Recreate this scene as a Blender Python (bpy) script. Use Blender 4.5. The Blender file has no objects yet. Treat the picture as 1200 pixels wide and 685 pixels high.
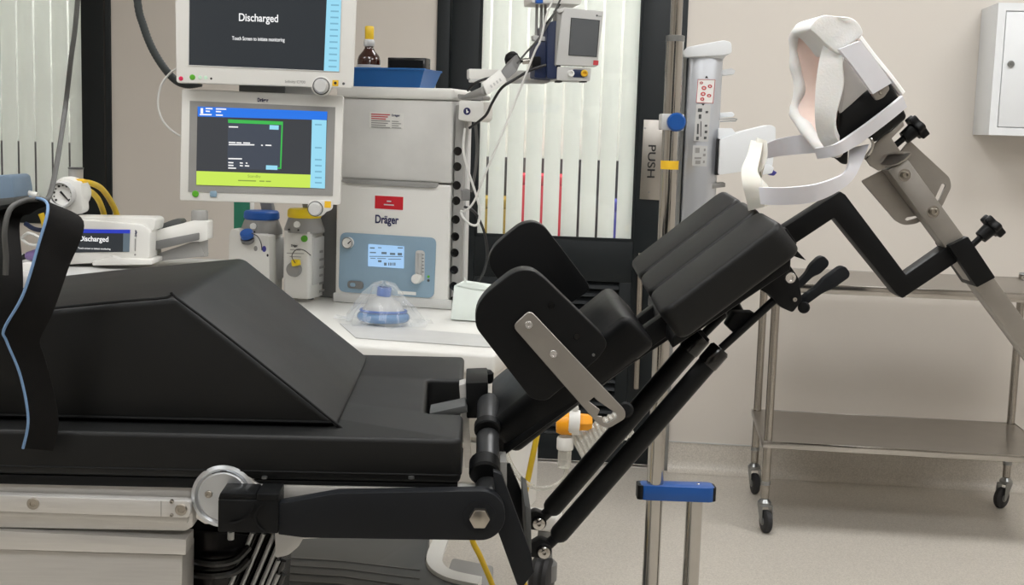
import bpy, bmesh, math, random
from mathutils import Vector, Matrix
random.seed(7)
SC = bpy.context.scene
COL = SC.collection
# ------------------------------------------------------------------ camera
FPX, CX, CY = 1500.0, 600.0, 342.5
CAM_H, PITCH, ROLL = 1.37, math.radians(7.3), math.radians(1.75)
cam_d = bpy.data.cameras.new('camera'); cam = bpy.data.objects.new('camera', cam_d); COL.objects.link(cam)
cam_d.sensor_width = 36.0; cam_d.lens = FPX / 1200.0 * 36.0; cam_d.clip_start = 0.02
CROT = Matrix.Rotation(math.pi/2 - PITCH, 3, 'X') @ Matrix.Rotation(ROLL, 3, 'Z')
cam.location = (0, 0, CAM_H); cam.rotation_euler = CROT.to_euler()
SC.camera = cam
# ------------------------------------------------------------------ world and exposure
wd = bpy.data.worlds.new('world'); SC.world = wd; wd.use_nodes = True
wd.node_tree.nodes['Background'].inputs[0].default_value = (0.8, 0.85, 0.9, 1)
wd.node_tree.nodes['Background'].inputs[1].default_value = 0.3
SC.view_settings.view_transform = 'Standard'; SC.view_settings.look = 'None'
SC.view_settings.exposure = 0.17; SC.view_settings.gamma = 1.0
SC.view_settings.use_curve_mapping = False
PANEL_W = 9.0          # emission of the ceiling light panels
# ------------------------------------------------------------------ geometry helpers
O = Vector((0, 0, CAM_H))
def ray(px, py):
    return CROT @ Vector(((px-CX)/FPX, -(py-CY)/FPX, -1.0))
def onz(px, py, z):
    d = ray(px, py); return O + d*((z-CAM_H)/d.z)
def aty(px, py, Y):
    d = ray(px, py); return O + d*(Y/d.y)
class Frame:
    """upright plane turned by a yaw; v grows away from the viewer"""
    def __init__(s, yaw, px, py, Y):
        a = math.radians(yaw)
        s.u = Vector((math.cos(a), math.sin(a), 0)); s.v = Vector((-math.sin(a), math.cos(a), 0)); s.z = Vector((0,0,1))
        s.yaw = a; s.d0 = aty(px, py, Y).dot(s.v)
    def at(s, px, py, v=0.0):
        d = ray(px, py); return O + d*((s.d0+v)/d.dot(s.v))
    def pt(s, u, v, z):
        return s.u*u + s.v*(s.d0+v) + s.z*z
    def U(s, px, py, v=0.0): return s.at(px, py, v).dot(s.u)
    def S(s, px, py, v=0.0):           # metres for one pixel there
        return (s.at(px, py, v)-O).length*math.cos(math.atan2(abs(px-CX), FPX))/FPX

def obj(name, bm, mat, parent=None, smooth=40, kind=None, label=None):
    bmesh.ops.remove_doubles(bm, verts=bm.verts, dist=1e-6)
    bmesh.ops.recalc_face_normals(bm, faces=bm.faces)
    me = bpy.data.meshes.new(name); bm.to_mesh(me); bm.free()
    if smooth:
        me.polygons.foreach_set('use_smooth', [True]*len(me.polygons))
        me.set_sharp_from_angle(angle=math.radians(smooth))
    me.materials.append(M[mat] if isinstance(mat, str) else mat)
    o = bpy.data.objects.new(name, me); COL.objects.link(o)
    if parent:
        o.parent = parent
        if parent.type == 'EMPTY': o.location = -parent.location
    if kind: o['kind'] = kind
    if label: o['label'] = label
    return o
def thing(name, label, cat, loc=(0,0,0), group=None):
    o = bpy.data.objects.new(name, None); COL.objects.link(o)
    o.empty_display_size = .05; o.location = loc
    o['label'] = label; o['category'] = cat
    if group: o['group'] = group
    return o
def tag(o, label, cat, group=None):
    o['label'] = label; o['category'] = cat
    if group: o['group'] = group
    return o
def struct(o): o['kind'] = 'structure'; return o

def sharp_bevel(bm, off, seg=2, ang=25, only=None):
    if off <= 0: return
    ed = [e for e in bm.edges if len(e.link_faces) == 2 and e.calc_face_angle(0) > math.radians(ang)]
    if ed: bmesh.ops.bevel(bm, geom=ed, offset=off, segments=seg, profile=.5, affect='EDGES', clamp_overlap=True)
def prism(pts, vec, bevel=0, seg=2, holes=None, ang=25):
    bm = bmesh.new(); vec = Vector(vec)
    if holes:
        loops = [pts]+holes
        edges = []
        for lp in loops:
            vs = [bm.verts.new(p) for p in lp]
            for i in range(len(vs)): edges.append(bm.edges.new((vs[i], vs[(i+1) % len(vs)])))
        nrm = Vector(vec).normalized()
        r = bmesh.ops.triangle_fill(bm, use_beauty=True, use_dissolve=False, edges=edges, normal=nrm)
        fs = [g for g in r['geom'] if isinstance(g, bmesh.types.BMFace)]
    else:
        vs = [bm.verts.new(p) for p in pts]; fs = [bm.faces.new(vs)]
    r = bmesh.ops.extrude_face_region(bm, geom=fs)
    nv = [g for g in r['geom'] if isinstance(g, bmesh.types.BMVert)]
    bmesh.ops.translate(bm, verts=nv, vec=vec)
    bmesh.ops.recalc_face_normals(bm, faces=bm.faces)
    if bevel: sharp_bevel(bm, bevel, seg, ang)
    return bm
def rpoly(pts, r=3, n=4):
    """round the corners of a 2d polygon; r may be a list"""
    out = []; k = len(pts)
    for i in range(k):
        rr = r[i] if isinstance(r, (list, tuple)) else r
        a, b, c = Vector(pts[i-1]), Vector(pts[i]), Vector(pts[(i+1) % k])
        d1, d2 = (a-b), (c-b)
        l = min(rr, d1.length*.49, d2.length*.49)
        if l <= 0: out.append(tuple(b)); continue
        p, q = b+d1.normalized()*l, b+d2.normalized()*l
        for j in range(n+1):
            t = j/n; out.append(tuple(p*(1-t)**2 + b*2*t*(1-t) + q*t*t))
    return out
def circ(cx, cy, r, n=24, ry=None, a0=0):
    ry = ry or r
    return [(cx+r*math.cos(a0+2*math.pi*i/n), cy+ry*math.sin(a0+2*math.pi*i/n)) for i in range(n)]
def slab(F, px, v0, v1, bevel=0, seg=2, holes=None, ang=25):
    return prism([F.at(x, y, v0) for x, y in px], F.v*(v1-v0), bevel, seg,
                 [[F.at(x, y, v0) for x, y in h] for h in holes] if holes else None, ang)
def join(*bms):
    a = bms[0]
    for b in bms[1:]:
        me = bpy.data.meshes.new('tmp'); b.to_mesh(me); b.free(); a.from_mesh(me); bpy.data.meshes.remove(me)
    return a
def box(c, s, F=None, bevel=0, seg=2):
    """c centre, s full sizes along u, v, z of a frame"""
    U = F.u if F else Vector((1,0,0)); V = F.v if F else Vector((0,1,0)); Z = Vector((0,0,1)); c = Vector(c)
    p = [c + U*(s[0]/2*i) + V*(s[1]/2*j) - Z*(s[2]/2) for i, j in ((-1,-1),(1,-1),(1,1),(-1,1))]
    return prism(p, Z*s[2], bevel, seg)
def hexa(b, t, bevel=0, seg=3):
    bm = bmesh.new(); vs = [bm.verts.new(p) for p in b]+[bm.verts.new(p) for p in t]
    for f in ((0,1,2,3),(7,6,5,4),(0,4,5,1),(1,5,6,2),(2,6,7,3),(3,7,4,0)): bm.faces.new([vs[i] for i in f])
    bmesh.ops.recalc_face_normals(bm, faces=bm.faces)
    if bevel: sharp_bevel(bm, bevel, seg, 10)
    return bm
def basis(ax):
    ax = Vector(ax).normalized(); h = Vector((0,0,1)) if abs(ax.z) < .9 else Vector((1,0,0))
    x = h.cross(ax).normalized(); return x, ax.cross(x), ax
def lathe(prof, base, axis=(0,0,1), seg=24, caps=True):
    x, y, z = basis(axis); base = Vector(base); bm = bmesh.new(); rows = []
    for r, h in prof:
        if r < 1e-5: rows.append([bm.verts.new(base+z*h)])
        else: rows.append([bm.verts.new(base+z*h+(x*math.cos(2*math.pi*i/seg)+y*math.sin(2*math.pi*i/seg))*r) for i in range(seg)])
    for a, b in zip(rows, rows[1:]):
        for i in range(seg):
            j = (i+1) % seg
            if len(a) == 1 and len(b) == 1: continue
            if len(a) == 1: bm.faces.new((a[0], b[i], b[j]))
            elif len(b) == 1: bm.faces.new((a[i], a[j], b[0]))
            else: bm.faces.new((a[i], a[j], b[j], b[i]))
    if caps:
        for r in (rows[0], rows[-1]):
            if len(r) > 1: bm.faces.new(r)
    return bm
def cyl(a, b, r, seg=20, bev=.0, r2=None):
    a, b = Vector(a), Vector(b); L = (b-a).length; r2 = r2 or r; e = min(bev, L*.3, r*.5)
    pr = [(r-e, 0), (r, e), (r2, L-e), (r2-e, L)] if e > 0 else [(r, 0), (r2, L)]
    return lathe(pr, a, b-a, seg)
def spline(pts, n=8, closed=False):
    P = [Vector(p) for p in pts]; k = len(P); out = []
    for i in range(k if closed else k-1):
        g = (lambda j: P[j % k]) if closed else (lambda j: P[max(0, min(k-1, j))])
        p0, p1, p2, p3 = g(i-1), g(i), g(i+1), g(i+2)
        for j in range(n):
            t = j/n
            out.append(.5*((2*p1)+(p2-p0)*t+(2*p0-5*p1+4*p2-p3)*t*t+(3*p1-p0-3*p2+p3)*t**3))
    if not closed: out.append(P[-1])
    return out
def tube(path, r, seg=10, closed=False, rf=None):
    path = [Vector(p) for p in path]; n = len(path); bm = bmesh.new(); rows = []; prev = None
    for i in range(n):
        t = (path[(i+1) % n]-path[i-1]) if closed else (path[min(n-1, i+1)]-path[max(0, i-1)])
        t.normalize()
        if prev is None: x, y, _ = basis(t)
        else:
            x = prev - t*prev.dot(t); x = x.normalized() if x.length > 1e-6 else basis(t)[0]; y = t.cross(x)
        prev = x
        rr = rf(i/(n-1), i) if rf else (r[i] if isinstance(r, (list, tuple)) else r)
        rows.append([bm.verts.new(path[i]+(x*math.cos(2*math.pi*k/seg)+y*math.sin(2*math.pi*k/seg))*rr) for k in range(seg)])
    rng = range(n) if closed else range(n-1)
    for i in rng:
        a, b = rows[i], rows[(i+1) % n]
        for k in range(seg): bm.faces.new((a[k], a[(k+1) % seg], b[(k+1) % seg], b[k]))
    if not closed: bm.faces.new(rows[0]); bm.faces.new(rows[-1])
    return bm
def grid(rows, thick, closed_u=False, capfill=False):
    """sheet through rows of points, thickened along its normals"""
    bm = bmesh.new(); V = [[bm.verts.new(p) for p in r] for r in rows]; n = len(rows[0])
    for a, b in zip(V, V[1:]):
        for i in range(n if closed_u else n-1):
            j = (i+1) % n; bm.faces.new((a[i], a[j], b[j], b[i]))
    if capfill: bm.faces.new(V[-1])
    bmesh.ops.recalc_face_normals(bm, faces=bm.faces)
    if thick: bmesh.ops.solidify(bm, geom=bm.faces[:], thickness=thick)
    return bm
def ribbon(A, B, thick, n=8, m=3):
    a, b = spline(A, n), spline(B, n)
    return grid([[p.lerp(q, j/m) for j in range(m+1)] for p, q in zip(a, b)], thick)
def text(F, s, cx, cy, wpx, hpx, v, mat, parent, name='lettering', bold=0.0, rot=0.0, depth=.0006):
    cu = bpy.data.curves.new('t', 'FONT'); cu.body = s; cu.size = 1; cu.extrude = 0; cu.offset = bold
    to = bpy.data.objects.new('t', cu); COL.objects.link(to)
    bpy.context.view_layer.update()
    me = bpy.data.meshes.new_from_object(to.evaluated_get(bpy.context.evaluated_depsgraph_get()))
    bpy.data.objects.remove(to); bpy.data.curves.remove(cu)
    bm = bmesh.new(); bm.from_mesh(me); bpy.data.meshes.remove(me)
    xs = [q.co.x for q in bm.verts]; ys = [q.co.y for q in bm.verts]
    mx, my = (min(xs)+max(xs))/2, (min(ys)+max(ys))/2
    k = F.S(cx, cy, v); sx = wpx*k/(max(xs)-min(xs)); sy = hpx*k/(max(ys)-min(ys))
    c = F.at(cx, cy, v); ca, sa = math.cos(rot), math.sin(rot)
    for q in bm.verts:
        x, y = (q.co.x-mx)*sx, (q.co.y-my)*sy
        q.co = c + F.u*(x*ca-y*sa) + F.z*(x*sa+y*ca)
    r = bmesh.ops.extrude_face_region(bm, geom=bm.faces[:])
    bmesh.ops.translate(bm, verts=[g for g in r['geom'] if isinstance(g, bmesh.types.BMVert)], vec=F.v*-depth)
    return obj(name, bm, mat, parent, smooth=0)
def screw(F, px, py, rpx, v, parent, mat='screw', name='screw', h=.004):
    c = F.at(px, py, v); r = rpx*F.S(px, py, v)
    return obj(name, lathe([(r, 0), (r, h*.6), (r*.85, h), (r*.5, h), (r*.42, h*.35), (0, h*.35)], c, -F.v, 20), mat, parent)

# ------------------------------------------------------------------ materials
def lin(c):
    return tuple((x/12.92 if x <= .04045 else ((x+.055)/1.055)**2.4) for x in [k/255 for k in c])+(1,)
M = {}
def mat(name, rgb, rough=.5, metal=0, var=.06, scale=12, bump=0, bscale=200, trans=0, alpha=1, emit=0, spec=.5, coat=0, sub=0, aniso=None, rvar=.1):
    m = bpy.data.materials.new(name); m.use_nodes = True; nt = m.node_tree; N = nt.nodes; L = nt.links
    b = N['Principled BSDF']; c = lin(rgb)
    tc = N.new('ShaderNodeTexCoord'); nz = N.new('ShaderNodeTexNoise'); nz.inputs['Scale'].default_value = scale; nz.inputs['Detail'].default_value = 5
    if aniso:
        mp = N.new('ShaderNodeMapping'); mp.inputs['Scale'].default_value = aniso
        L.new(tc.outputs['Object'], mp.inputs[0]); L.new(mp.outputs[0], nz.inputs['Vector'])
    else: L.new(tc.outputs['Object'], nz.inputs['Vector'])
    rp = N.new('ShaderNodeValToRGB'); e = rp.color_ramp.elements
    e[0].position = .3; e[1].position = .7
    e[0].color = tuple(x*(1-var) for x in c[:3])+(1,); e[1].color = tuple(min(1, x*(1+var)) for x in c[:3])+(1,)
    L.new(nz.outputs[0], rp.inputs[0]); L.new(rp.outputs[0], b.inputs['Base Color'])
    mr = N.new('ShaderNodeMapRange'); mr.inputs[3].default_value = max(0, rough-rvar*rough); mr.inputs[4].default_value = min(1, rough+rvar*rough)
    L.new(nz.outputs[0], mr.inputs[0]); L.new(mr.outputs[0], b.inputs['Roughness'])
    b.inputs['Metallic'].default_value = metal; b.inputs['Specular IOR Level'].default_value = spec
    b.inputs['Transmission Weight'].default_value = trans; b.inputs['Alpha'].default_value = alpha; b.inputs['Coat Weight'].default_value = coat
    if sub:
        b.inputs['Subsurface Weight'].default_value = sub; b.inputs['Subsurface Radius'].default_value = (.02, .015, .012); b.inputs['Subsurface Scale'].default_value = .3
    if emit:
        L.new(rp.outputs[0], b.inputs['Emission Color']); b.inputs['Emission Strength'].default_value = emit
    if bump:
        n2 = N.new('ShaderNodeTexNoise'); n2.inputs['Scale'].default_value = bscale; n2.inputs['Detail'].default_value = 3
        L.new(tc.outputs['Object'], n2.inputs['Vector'])
        bp = N.new('ShaderNodeBump'); bp.inputs['Strength'].default_value = bump; bp.inputs['Distance'].default_value = .002
        L.new(n2.outputs[0], bp.inputs['Height']); L.new(bp.outputs[0], b.inputs['Normal'])
    M[name] = m; return m
def floor_mat(name, base, dark, light):
    m = mat(name, base, .38, var=.05, scale=3); nt = m.node_tree; N = nt.nodes; L = nt.links; b = N['Principled BSDF']
    old = b.inputs['Base Color'].links[0].from_socket; tc = N['Texture Coordinate']
    vo = N.new('ShaderNodeTexVoronoi'); vo.inputs['Scale'].default_value = 260
    L.new(tc.outputs['Object'], vo.inputs['Vector'])
    r = N.new('ShaderNodeValToRGB'); e = r.color_ramp.elements
    e[0].position = 0; e[0].color = lin(dark); e[1].position = 1; e[1].color = lin(light)
    L.new(vo.outputs['Color'], r.inputs[0])
    mx = N.new('ShaderNodeMix'); mx.data_type = 'RGBA'; mx.inputs[0].default_value = .45
    L.new(old, mx.inputs[6]); L.new(r.outputs[0], mx.inputs[7]); L.new(mx.outputs[2], b.inputs['Base Color'])
floor_mat('vinyl_floor', (205, 199, 189), (158, 152, 143), (226, 220, 210))
mat('wall_paint', (213, 207, 199), .75, var=.012, scale=2, bump=.04, bscale=120)
mat('ceiling_paint', (225, 224, 220), .9, var=.01)
mat('dark_frame', (20, 26, 29), .42, var=.06, spec=.3)
mat('louvre', (24, 28, 31), .5)
mat('slat', (243, 246, 242), .6, var=.015, scale=4, sub=0)
mat('corridor_dark', (52, 52, 54), .7); mat('corridor_pale', (196, 200, 192), .7)
mat('panel_light', (250, 250, 250), .5, var=0, emit=PANEL_W)
mat('corridor_backlight', (250, 250, 250), .5, var=0, emit=16.0)  # emission of the added panel behind the blinds
mat('white_paint', (232, 232, 230), .35, var=.012)
mat('cab_white', (226, 229, 231), .35, var=.01)
mat('steel', (166, 161, 154), .22, metal=1, var=.05, scale=6, aniso=(1, 1, 40))
mat('steel_bright', (182, 179, 174), .1, metal=1, var=.03)
mat('steel_shelf', (172, 168, 162), .3, metal=1, var=.05)
mat('alu', (208, 206, 202), .42, metal=.45, var=.04, scale=5, aniso=(2, 60, 60))
mat('alu_disc', (208, 212, 216), .3, metal=.85, var=.06, scale=8)
mat('grey_steel', (160, 156, 150), .36, metal=.75, var=.1, scale=14)
mat('zinc', (150, 152, 152), .3, metal=.9)
mat('screw', (176, 170, 160), .28, metal=1)
mat('vinyl_black', (15, 16, 17), .5, var=.08, scale=8, bump=.12, bscale=900, spec=.18)
mat('vinyl_grey', (16, 17, 17), .5, var=.06, scale=8, bump=.12, bscale=900, spec=.32)
mat('moulded_black', (16, 17, 18), .42, var=.1, scale=20, bump=.05, bscale=500, spec=.18)
mat('powder_black', (17, 18, 19), .45, var=.08, scale=30, bump=.06, bscale=900, spec=.18)
mat('arm_black', (26, 28, 31), .5, var=.05, scale=20, bump=.04, bscale=900, spec=.18)
mat('gloss_black', (10, 10, 11), .2, var=.2)
mat('strap_black', (19, 18, 17), .95, var=.2, scale=60, bump=.4, bscale=1500, spec=.2)
mat('strap_blue', (116, 148, 186), .8)
mat('cable_grey', (80, 80, 78), .5); mat('cable_white', (214, 214, 210), .45); mat('cable_black', (22, 22, 24), .45)
mat('hose_black', (44, 50, 50), .5)
mat('dev_white', (226, 225, 220), .4, var=.012); mat('dev_grey', (148, 147, 144), .45); mat('dev_light', (200, 200, 198), .42)
mat('dev_mid', (118, 118, 117), .45); mat('dev_dark', (78, 80, 80), .5)
mat('panel_blue', (139, 165, 184), .4); mat('navy', (28, 42, 76), .4); mat('red_label', (196, 26, 40), .5)
mat('logo_navy', (28, 30, 84), .5); mat('ink_black', (26, 26, 28), .6); mat('ink_red', (196, 60, 66), .6); mat('paper_white', (236, 236, 232), .6)
mat('blue_tray', (24, 92, 158), .4); mat('amber', (58, 22, 12), .12, trans=.25, coat=.5); mat('cap_yellow', (222, 184, 38), .4)
mat('dial_blue', (34, 92, 176), .4); mat('dial_yellow', (240, 208, 22), .4); mat('hose_yellow', (224, 188, 34), .4)
mat('green', (26, 120, 94), .5); mat('orange', (246, 164, 14), .4); mat('sticker_yellow', (232, 186, 40), .5)
mat('led_red', (214, 40, 84), .3); mat('led_green', (92, 170, 48), .3); mat('led_pale', (206, 236, 214), .3)
mat('clamp_blue', (16, 78, 152), .32); mat('pale_blue', (150, 176, 204), .45)
mat('tissue_box', (226, 234, 228), .6); mat('foam', (238, 238, 236), .8, var=.02, scale=30, bump=.25, bscale=300, sub=.25)
mat('foam_ivory', (238, 236, 226), .75, sub=.2); mat('strap_white', (228, 228, 234), .6, sub=.1)
mat('mesh_pink', (236, 214, 204), .8, sub=.2); mat('clear_plastic', (222, 222, 220), .3, trans=.35, alpha=.75)
mat('clear', (235, 240, 242), .08, trans=.3, alpha=.22, spec=.8); mat('tube_clear', (224, 222, 212), .25, trans=.5, alpha=.6)
mat('mask_blue', (70, 140, 205), .15, trans=.3, alpha=.85); mat('purple', (120, 100, 150), .4); mat('blue_grey', (112, 132, 152), .5)
mat('dev_pale', (214, 213, 209), .4); mat('silver_column', (196, 199, 204), .38, metal=.6, var=.02); mat('bin_ochre', (150, 128, 52), .5); mat('bin_red', (186, 44, 62), .5); mat('chrome', (236, 234, 231), .22, metal=.8); mat('tube_dark', (46, 47, 48), .35); mat('rubber', (36, 36, 38), .6); mat('lav', (70, 70, 150), .4)
def screen(name, rgb, e=.85):
    m = mat(name, rgb, .25, var=0, emit=.85*(1 if e < 1 else e)); b = m.node_tree.nodes['Principled BSDF']
    m.node_tree.links.remove(b.inputs['Base Color'].links[0]); b.inputs['Base Color'].default_value = (.008, .009, .01, 1); b.inputs['Specular IOR Level'].default_value = .3
screen('scr_dark', (46, 50, 54)); screen('scr_gray', (64, 66, 70)); screen('scr_panel', (70, 76, 88)); screen('scr_blue', (44, 122, 236)); screen('scr_cyan', (158, 224, 248))
screen('scr_lime', (206, 238, 92)); screen('scr_green', (66, 190, 84)); screen('scr_white', (255, 255, 255), 1.0); screen('scr_lcd', (166, 206, 246), .7); screen('scr_royal', (44, 62, 190), .8)
screen('scr_ink', (96, 110, 120), .3); screen('scr_limeink', (142, 166, 74), .5); screen('scr_keytext', (124, 182, 208), .6); screen('lamp_dot', (250, 255, 245), 1.2)
mat('scr_off', (92, 95, 98), .25)
def glass_mat():
    m = bpy.data.materials.new('pane_glass'); m.use_nodes = True; N = m.node_tree.nodes; L = m.node_tree.links
    for n in list(N):
        if n.type != 'OUTPUT_MATERIAL': N.remove(n)
    out = [n for n in N if n.type == 'OUTPUT_MATERIAL'][0]
    t = N.new('ShaderNodeBsdfTransparent'); t.inputs[0].default_value = (1, 1, 1, 1)
    g = N.new('ShaderNodeBsdfGlossy'); g.inputs['Roughness'].default_value = .03
    mx = N.new('ShaderNodeMixShader'); mx.inputs[0].default_value = .04; L.new(t.outputs[0], mx.inputs[1]); L.new(g.outputs[0], mx.inputs[2]); L.new(mx.outputs[0], out.inputs[0])
    M['pane_glass'] = m
glass_mat()
def translucent(name, w):
    m = M[name]; N = m.node_tree.nodes; L = m.node_tree.links; b = N['Principled BSDF']; out = [n for n in N if n.type == 'OUTPUT_MATERIAL'][0]
    t = N.new('ShaderNodeBsdfTranslucent'); L.new(b.inputs['Base Color'].links[0].from_socket, t.inputs[0])
    mx = N.new('ShaderNodeMixShader'); mx.inputs[0].default_value = w
    L.new(b.outputs[0], mx.inputs[1]); L.new(t.outputs[0], mx.inputs[2]); L.new(mx.outputs[0], out.inputs[0])
translucent('slat', .4)
#__STRUCTURE__
# ================================================================== THE ROOM
W = Frame(-6.3, 850, 560, 5.1)
UL, UR, VF, ZC = -3.7, 2.75, -7.6, 2.85
def wbox(name, u0, u1, v0, v1, z0, z1, m, parent=None, bevel=0, kind=None):
    o = obj(name, prism([W.pt(u0, v0, z0), W.pt(u1, v0, z0), W.pt(u1, v1, z0), W.pt(u0, v1, z0)], (0, 0, z1-z0), bevel), m, parent)
    if kind: o['kind'] = kind
    return o
floor = struct(wbox('floor', UL-.1, UR+.1, VF-.1, 2.2, -.1, 0, 'vinyl_floor'))
ceiling = struct(wbox('ceiling', UL-.1, UR+.1, VF-.1, 2.2, ZC, ZC+.1, 'ceiling_paint'))
D_L, D_R = W.U(512, 60), W.U(793, 300)          # the dark door set
G_L, G_R = W.U(558, 190), W.U(746, 190); G_B = W.at(650, 280).z
DOOR_T = 2.25
WN_R = W.U(131, 120); WN_L = UL+.45; WN_B = W.at(60, 262).z; WN_T = 2.25
G1_R = W.U(97, 120)
def wallpoly(z0, z1, u0, u1): return [W.pt(u0, 0, z0), W.pt(u1, 0, z0), W.pt(u1, 0, z1), W.pt(u0, 0, z1)]
wall_back = struct(obj('wall_back', prism(wallpoly(0, ZC, UL, UR), W.v*.14, holes=[wallpoly(.001, DOOR_T, D_L, D_R), wallpoly(WN_B, WN_T, WN_L, WN_R)]), 'wall_paint', smooth=0))
struct(wbox('wall_left', UL-.1, UL, VF, .14, 0, ZC, 'wall_paint'))
struct(wbox('wall_right', UR, UR+.1, VF, .14, 0, ZC, 'wall_paint'))
struct(wbox('wall_front', UL-.1, UR+.1, VF-.1, VF, 0, ZC, 'wall_paint'))
for n_, (ua, ub) in enumerate(((-.9, .0), (.03, .93))):  # unseen dark doors behind the camera, added to give steel dark reflections
    d2 = struct(wbox('door_%d' % (n_+2), ua, ub, VF-.001, VF+.04, .0, 2.12, 'dark_frame', None, .004))
    wbox('added_kick_plate', ua+.05, ub-.05, VF+.04, VF+.043, .05, .35, 'steel_shelf', d2, .001)
    wbox('door_window', ua+.3, ub-.3, VF+.04, VF+.044, 1.2, 1.8, 'scr_off', d2, .002)
    wbox('added_push_bar', ua+.12, ub-.12, VF+.05, VF+.075, 1.0, 1.04, 'steel_shelf', d2, .006)
# coved vinyl skirting
def skirting(name, u0, u1):
    prof = [(0, .118), (-.004, .118), (-.006, .05), (-.012, .025), (-.028, .008), (-.05, .001), (0, .001)]
    bm = prism([W.pt(u0, v, z) for v, z in prof], W.u*(u1-u0)); o = struct(obj(name, bm, 'vinyl_floor', smooth=60))
    obj('skirting_top_edge', prism([W.pt(u0, v, z) for v, z in ((0, .118), (-.007, .118), (-.007, .123), (0, .123))], W.u*(u1-u0)), 'dev_light', o)
    return o
skirting('baseboard_right', D_R+.002, UR); skirting('baseboard_left', UL, D_L-.002)
# corridor behind the glass
struct(wbox('wall_corridor', UL, UR, 1.5, 1.6, 1.22, ZC, 'corridor_pale')); struct(wbox('trim_1', UL, UR, 1.48, 1.6, 0, 1.22, 'corridor_dark'))
# door set
door = struct(bpy.data.objects.new('door_1', None)); COL.objects.link(door); door.location = W.pt((D_L+D_R)/2, .05, 0)
wbox('door_jamb', D_L, D_L+.052, -.012, .14, 0, DOOR_T, 'dark_frame', door, .003)
wbox('door_jamb', D_R-.045, D_R, -.012, .14, 0, DOOR_T, 'dark_frame', door, .003)
wbox('jamb_guard', D_R-.02, D_R+.002, -.016, -.0125, .0, .82, 'zinc', door, .001)
wbox('door_head', D_L+.052, D_R-.045, -.012, .14, DOOR_T-.05, DOOR_T, 'dark_frame', door, .003)
wbox('door_stile', D_L+.056, G_L, .01, .055, .012, DOOR_T-.054, 'dark_frame', door, .003)
wbox('door_stile', G_R, D_R-.049, .01, .055, .012, DOOR_T-.054, 'dark_frame', door, .003)
wbox('top_rail', G_L, G_R, .01, .055, 2.08, DOOR_T-.054, 'dark_frame', door, .003)
GR_T = W.at(700, 330).z; GR_B = .12
gu0, gu1 = G_L+.1, G_R-.05
wbox('middle_rail', G_L, G_R, .01, .055, GR_T, G_B, 'dark_frame', door, .003)
wbox('bottom_rail', G_L, G_R, .01, .055, .012, GR_B, 'dark_frame', door, .003)
wbox('grille_border', G_L, gu0, .01, .055, GR_B, GR_T, 'dark_frame', door, .003)
wbox('grille_border', gu1, G_R, .01, .055, GR_B, GR_T, 'dark_frame', door, .003)
wbox('grille_backing', gu0, gu1, .045, .055, GR_B, GR_T, 'louvre', door)
nl = 20; lv = None
for i in range(nl):
    z = GR_B + (i+.5)*(GR_T-GR_B)/nl; h = (GR_T-GR_B)/nl
    if lv is None:
        lv = obj('louvre', prism([W.pt(gu0, .006, z-h*.42), W.pt(gu0, .012, z-h*.5), W.pt(gu0, .042, z+h*.32), W.pt(gu0, .036, z+h*.42)], W.u*(gu1-gu0)), 'louvre', door, smooth=0); z00 = z
    else:
        c = lv.copy(); COL.objects.link(c); c.parent = door; c.location = lv.location+Vector((0, 0, z-z00))
wbox('glass_pane', G_L, G_R, .018, .022, G_B, 2.08, 'pane_glass', door)
wbox('glazing_bead', G_L, G_R, .008, .018, G_B, G_B+.012, 'dark_frame', door); wbox('glazing_bead', G_L, G_L+.01, .008, .018, G_B, 2.08, 'dark_frame', door); wbox('glazing_bead', G_R-.01, G_R, .008, .018, G_B, 2.08, 'dark_frame', door)
pp = [(754.5, 140), (777, 141), (772.5, 234.5), (749.5, 233)]
plate = obj('push_plate', slab(W, pp, .004, .012, .001), 'steel_shelf', door)
text(W, 'PUSH', 763.5, 189, 38, 9, .0035, 'ink_black', plate, bold=.01, rot=-math.pi/2)
for q in ((756, 150), (760.5, 225)):
    obj('plate_screw', lathe([(.004, 0), (.004, .001), (0, .0015)], W.at(q[0], q[1], .004), -W.v, 12), 'zinc', plate)
hb = obj('pull_handle', cyl(W.at(751, 296, -.03), W.at(745.5, 456, -.03), .013, 16, .004), 'steel', door)
for q in ((750, 312), (746.5, 445)): obj('handle_post', cyl(W.at(q[0], q[1], -.03), W.at(q[0], q[1], .012), .009, 12), 'steel', hb)
# vertical blinds: each slat a part
def blind(name, label, us, wd_, z0, z1, v=.04):
    t = thing(name, label, 'blind', W.pt(us[0], v, z0))
    first = None
    for i, u in enumerate(us):
        if first is None:
            rows = [[W.pt(u+wd_*(k/6-.5), v+.006*math.cos((k/6-.5)*math.pi)*-1, z) for k in range(7)] for z in (z0, z1)]
            first = obj('slat', grid(rows, .0012), 'slat', t); u0 = u
        else:
            c = first.copy(); COL.objects.link(c); c.parent = t; c.location = first.location + W.u*(u-u0)
    obj('head_rail', prism([W.pt(us[0]-.06, v-.02, z1), W.pt(us[-1]+.06, v-.02, z1), W.pt(us[-1]+.06, v+.02, z1), W.pt(us[0]-.06, v+.02, z1)], (0, 0, .03), .003), 'white_paint', t)
    return t
gaps = [548.5, 570.6, 591, 612.7, 634.6, 655.6, 677, 699, 721, 743]
gu = [W.U(g, 250, .04) for g in gaps]
pitch = (gu[-1]-gu[0])/9
blind('vertical_blind', 'white vertical blind slats behind the glass of the dark door marked PUSH', [gu[0]+pitch*(i+.5) for i in range(9)], pitch-.0105, G_B+.004, 2.06)
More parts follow.
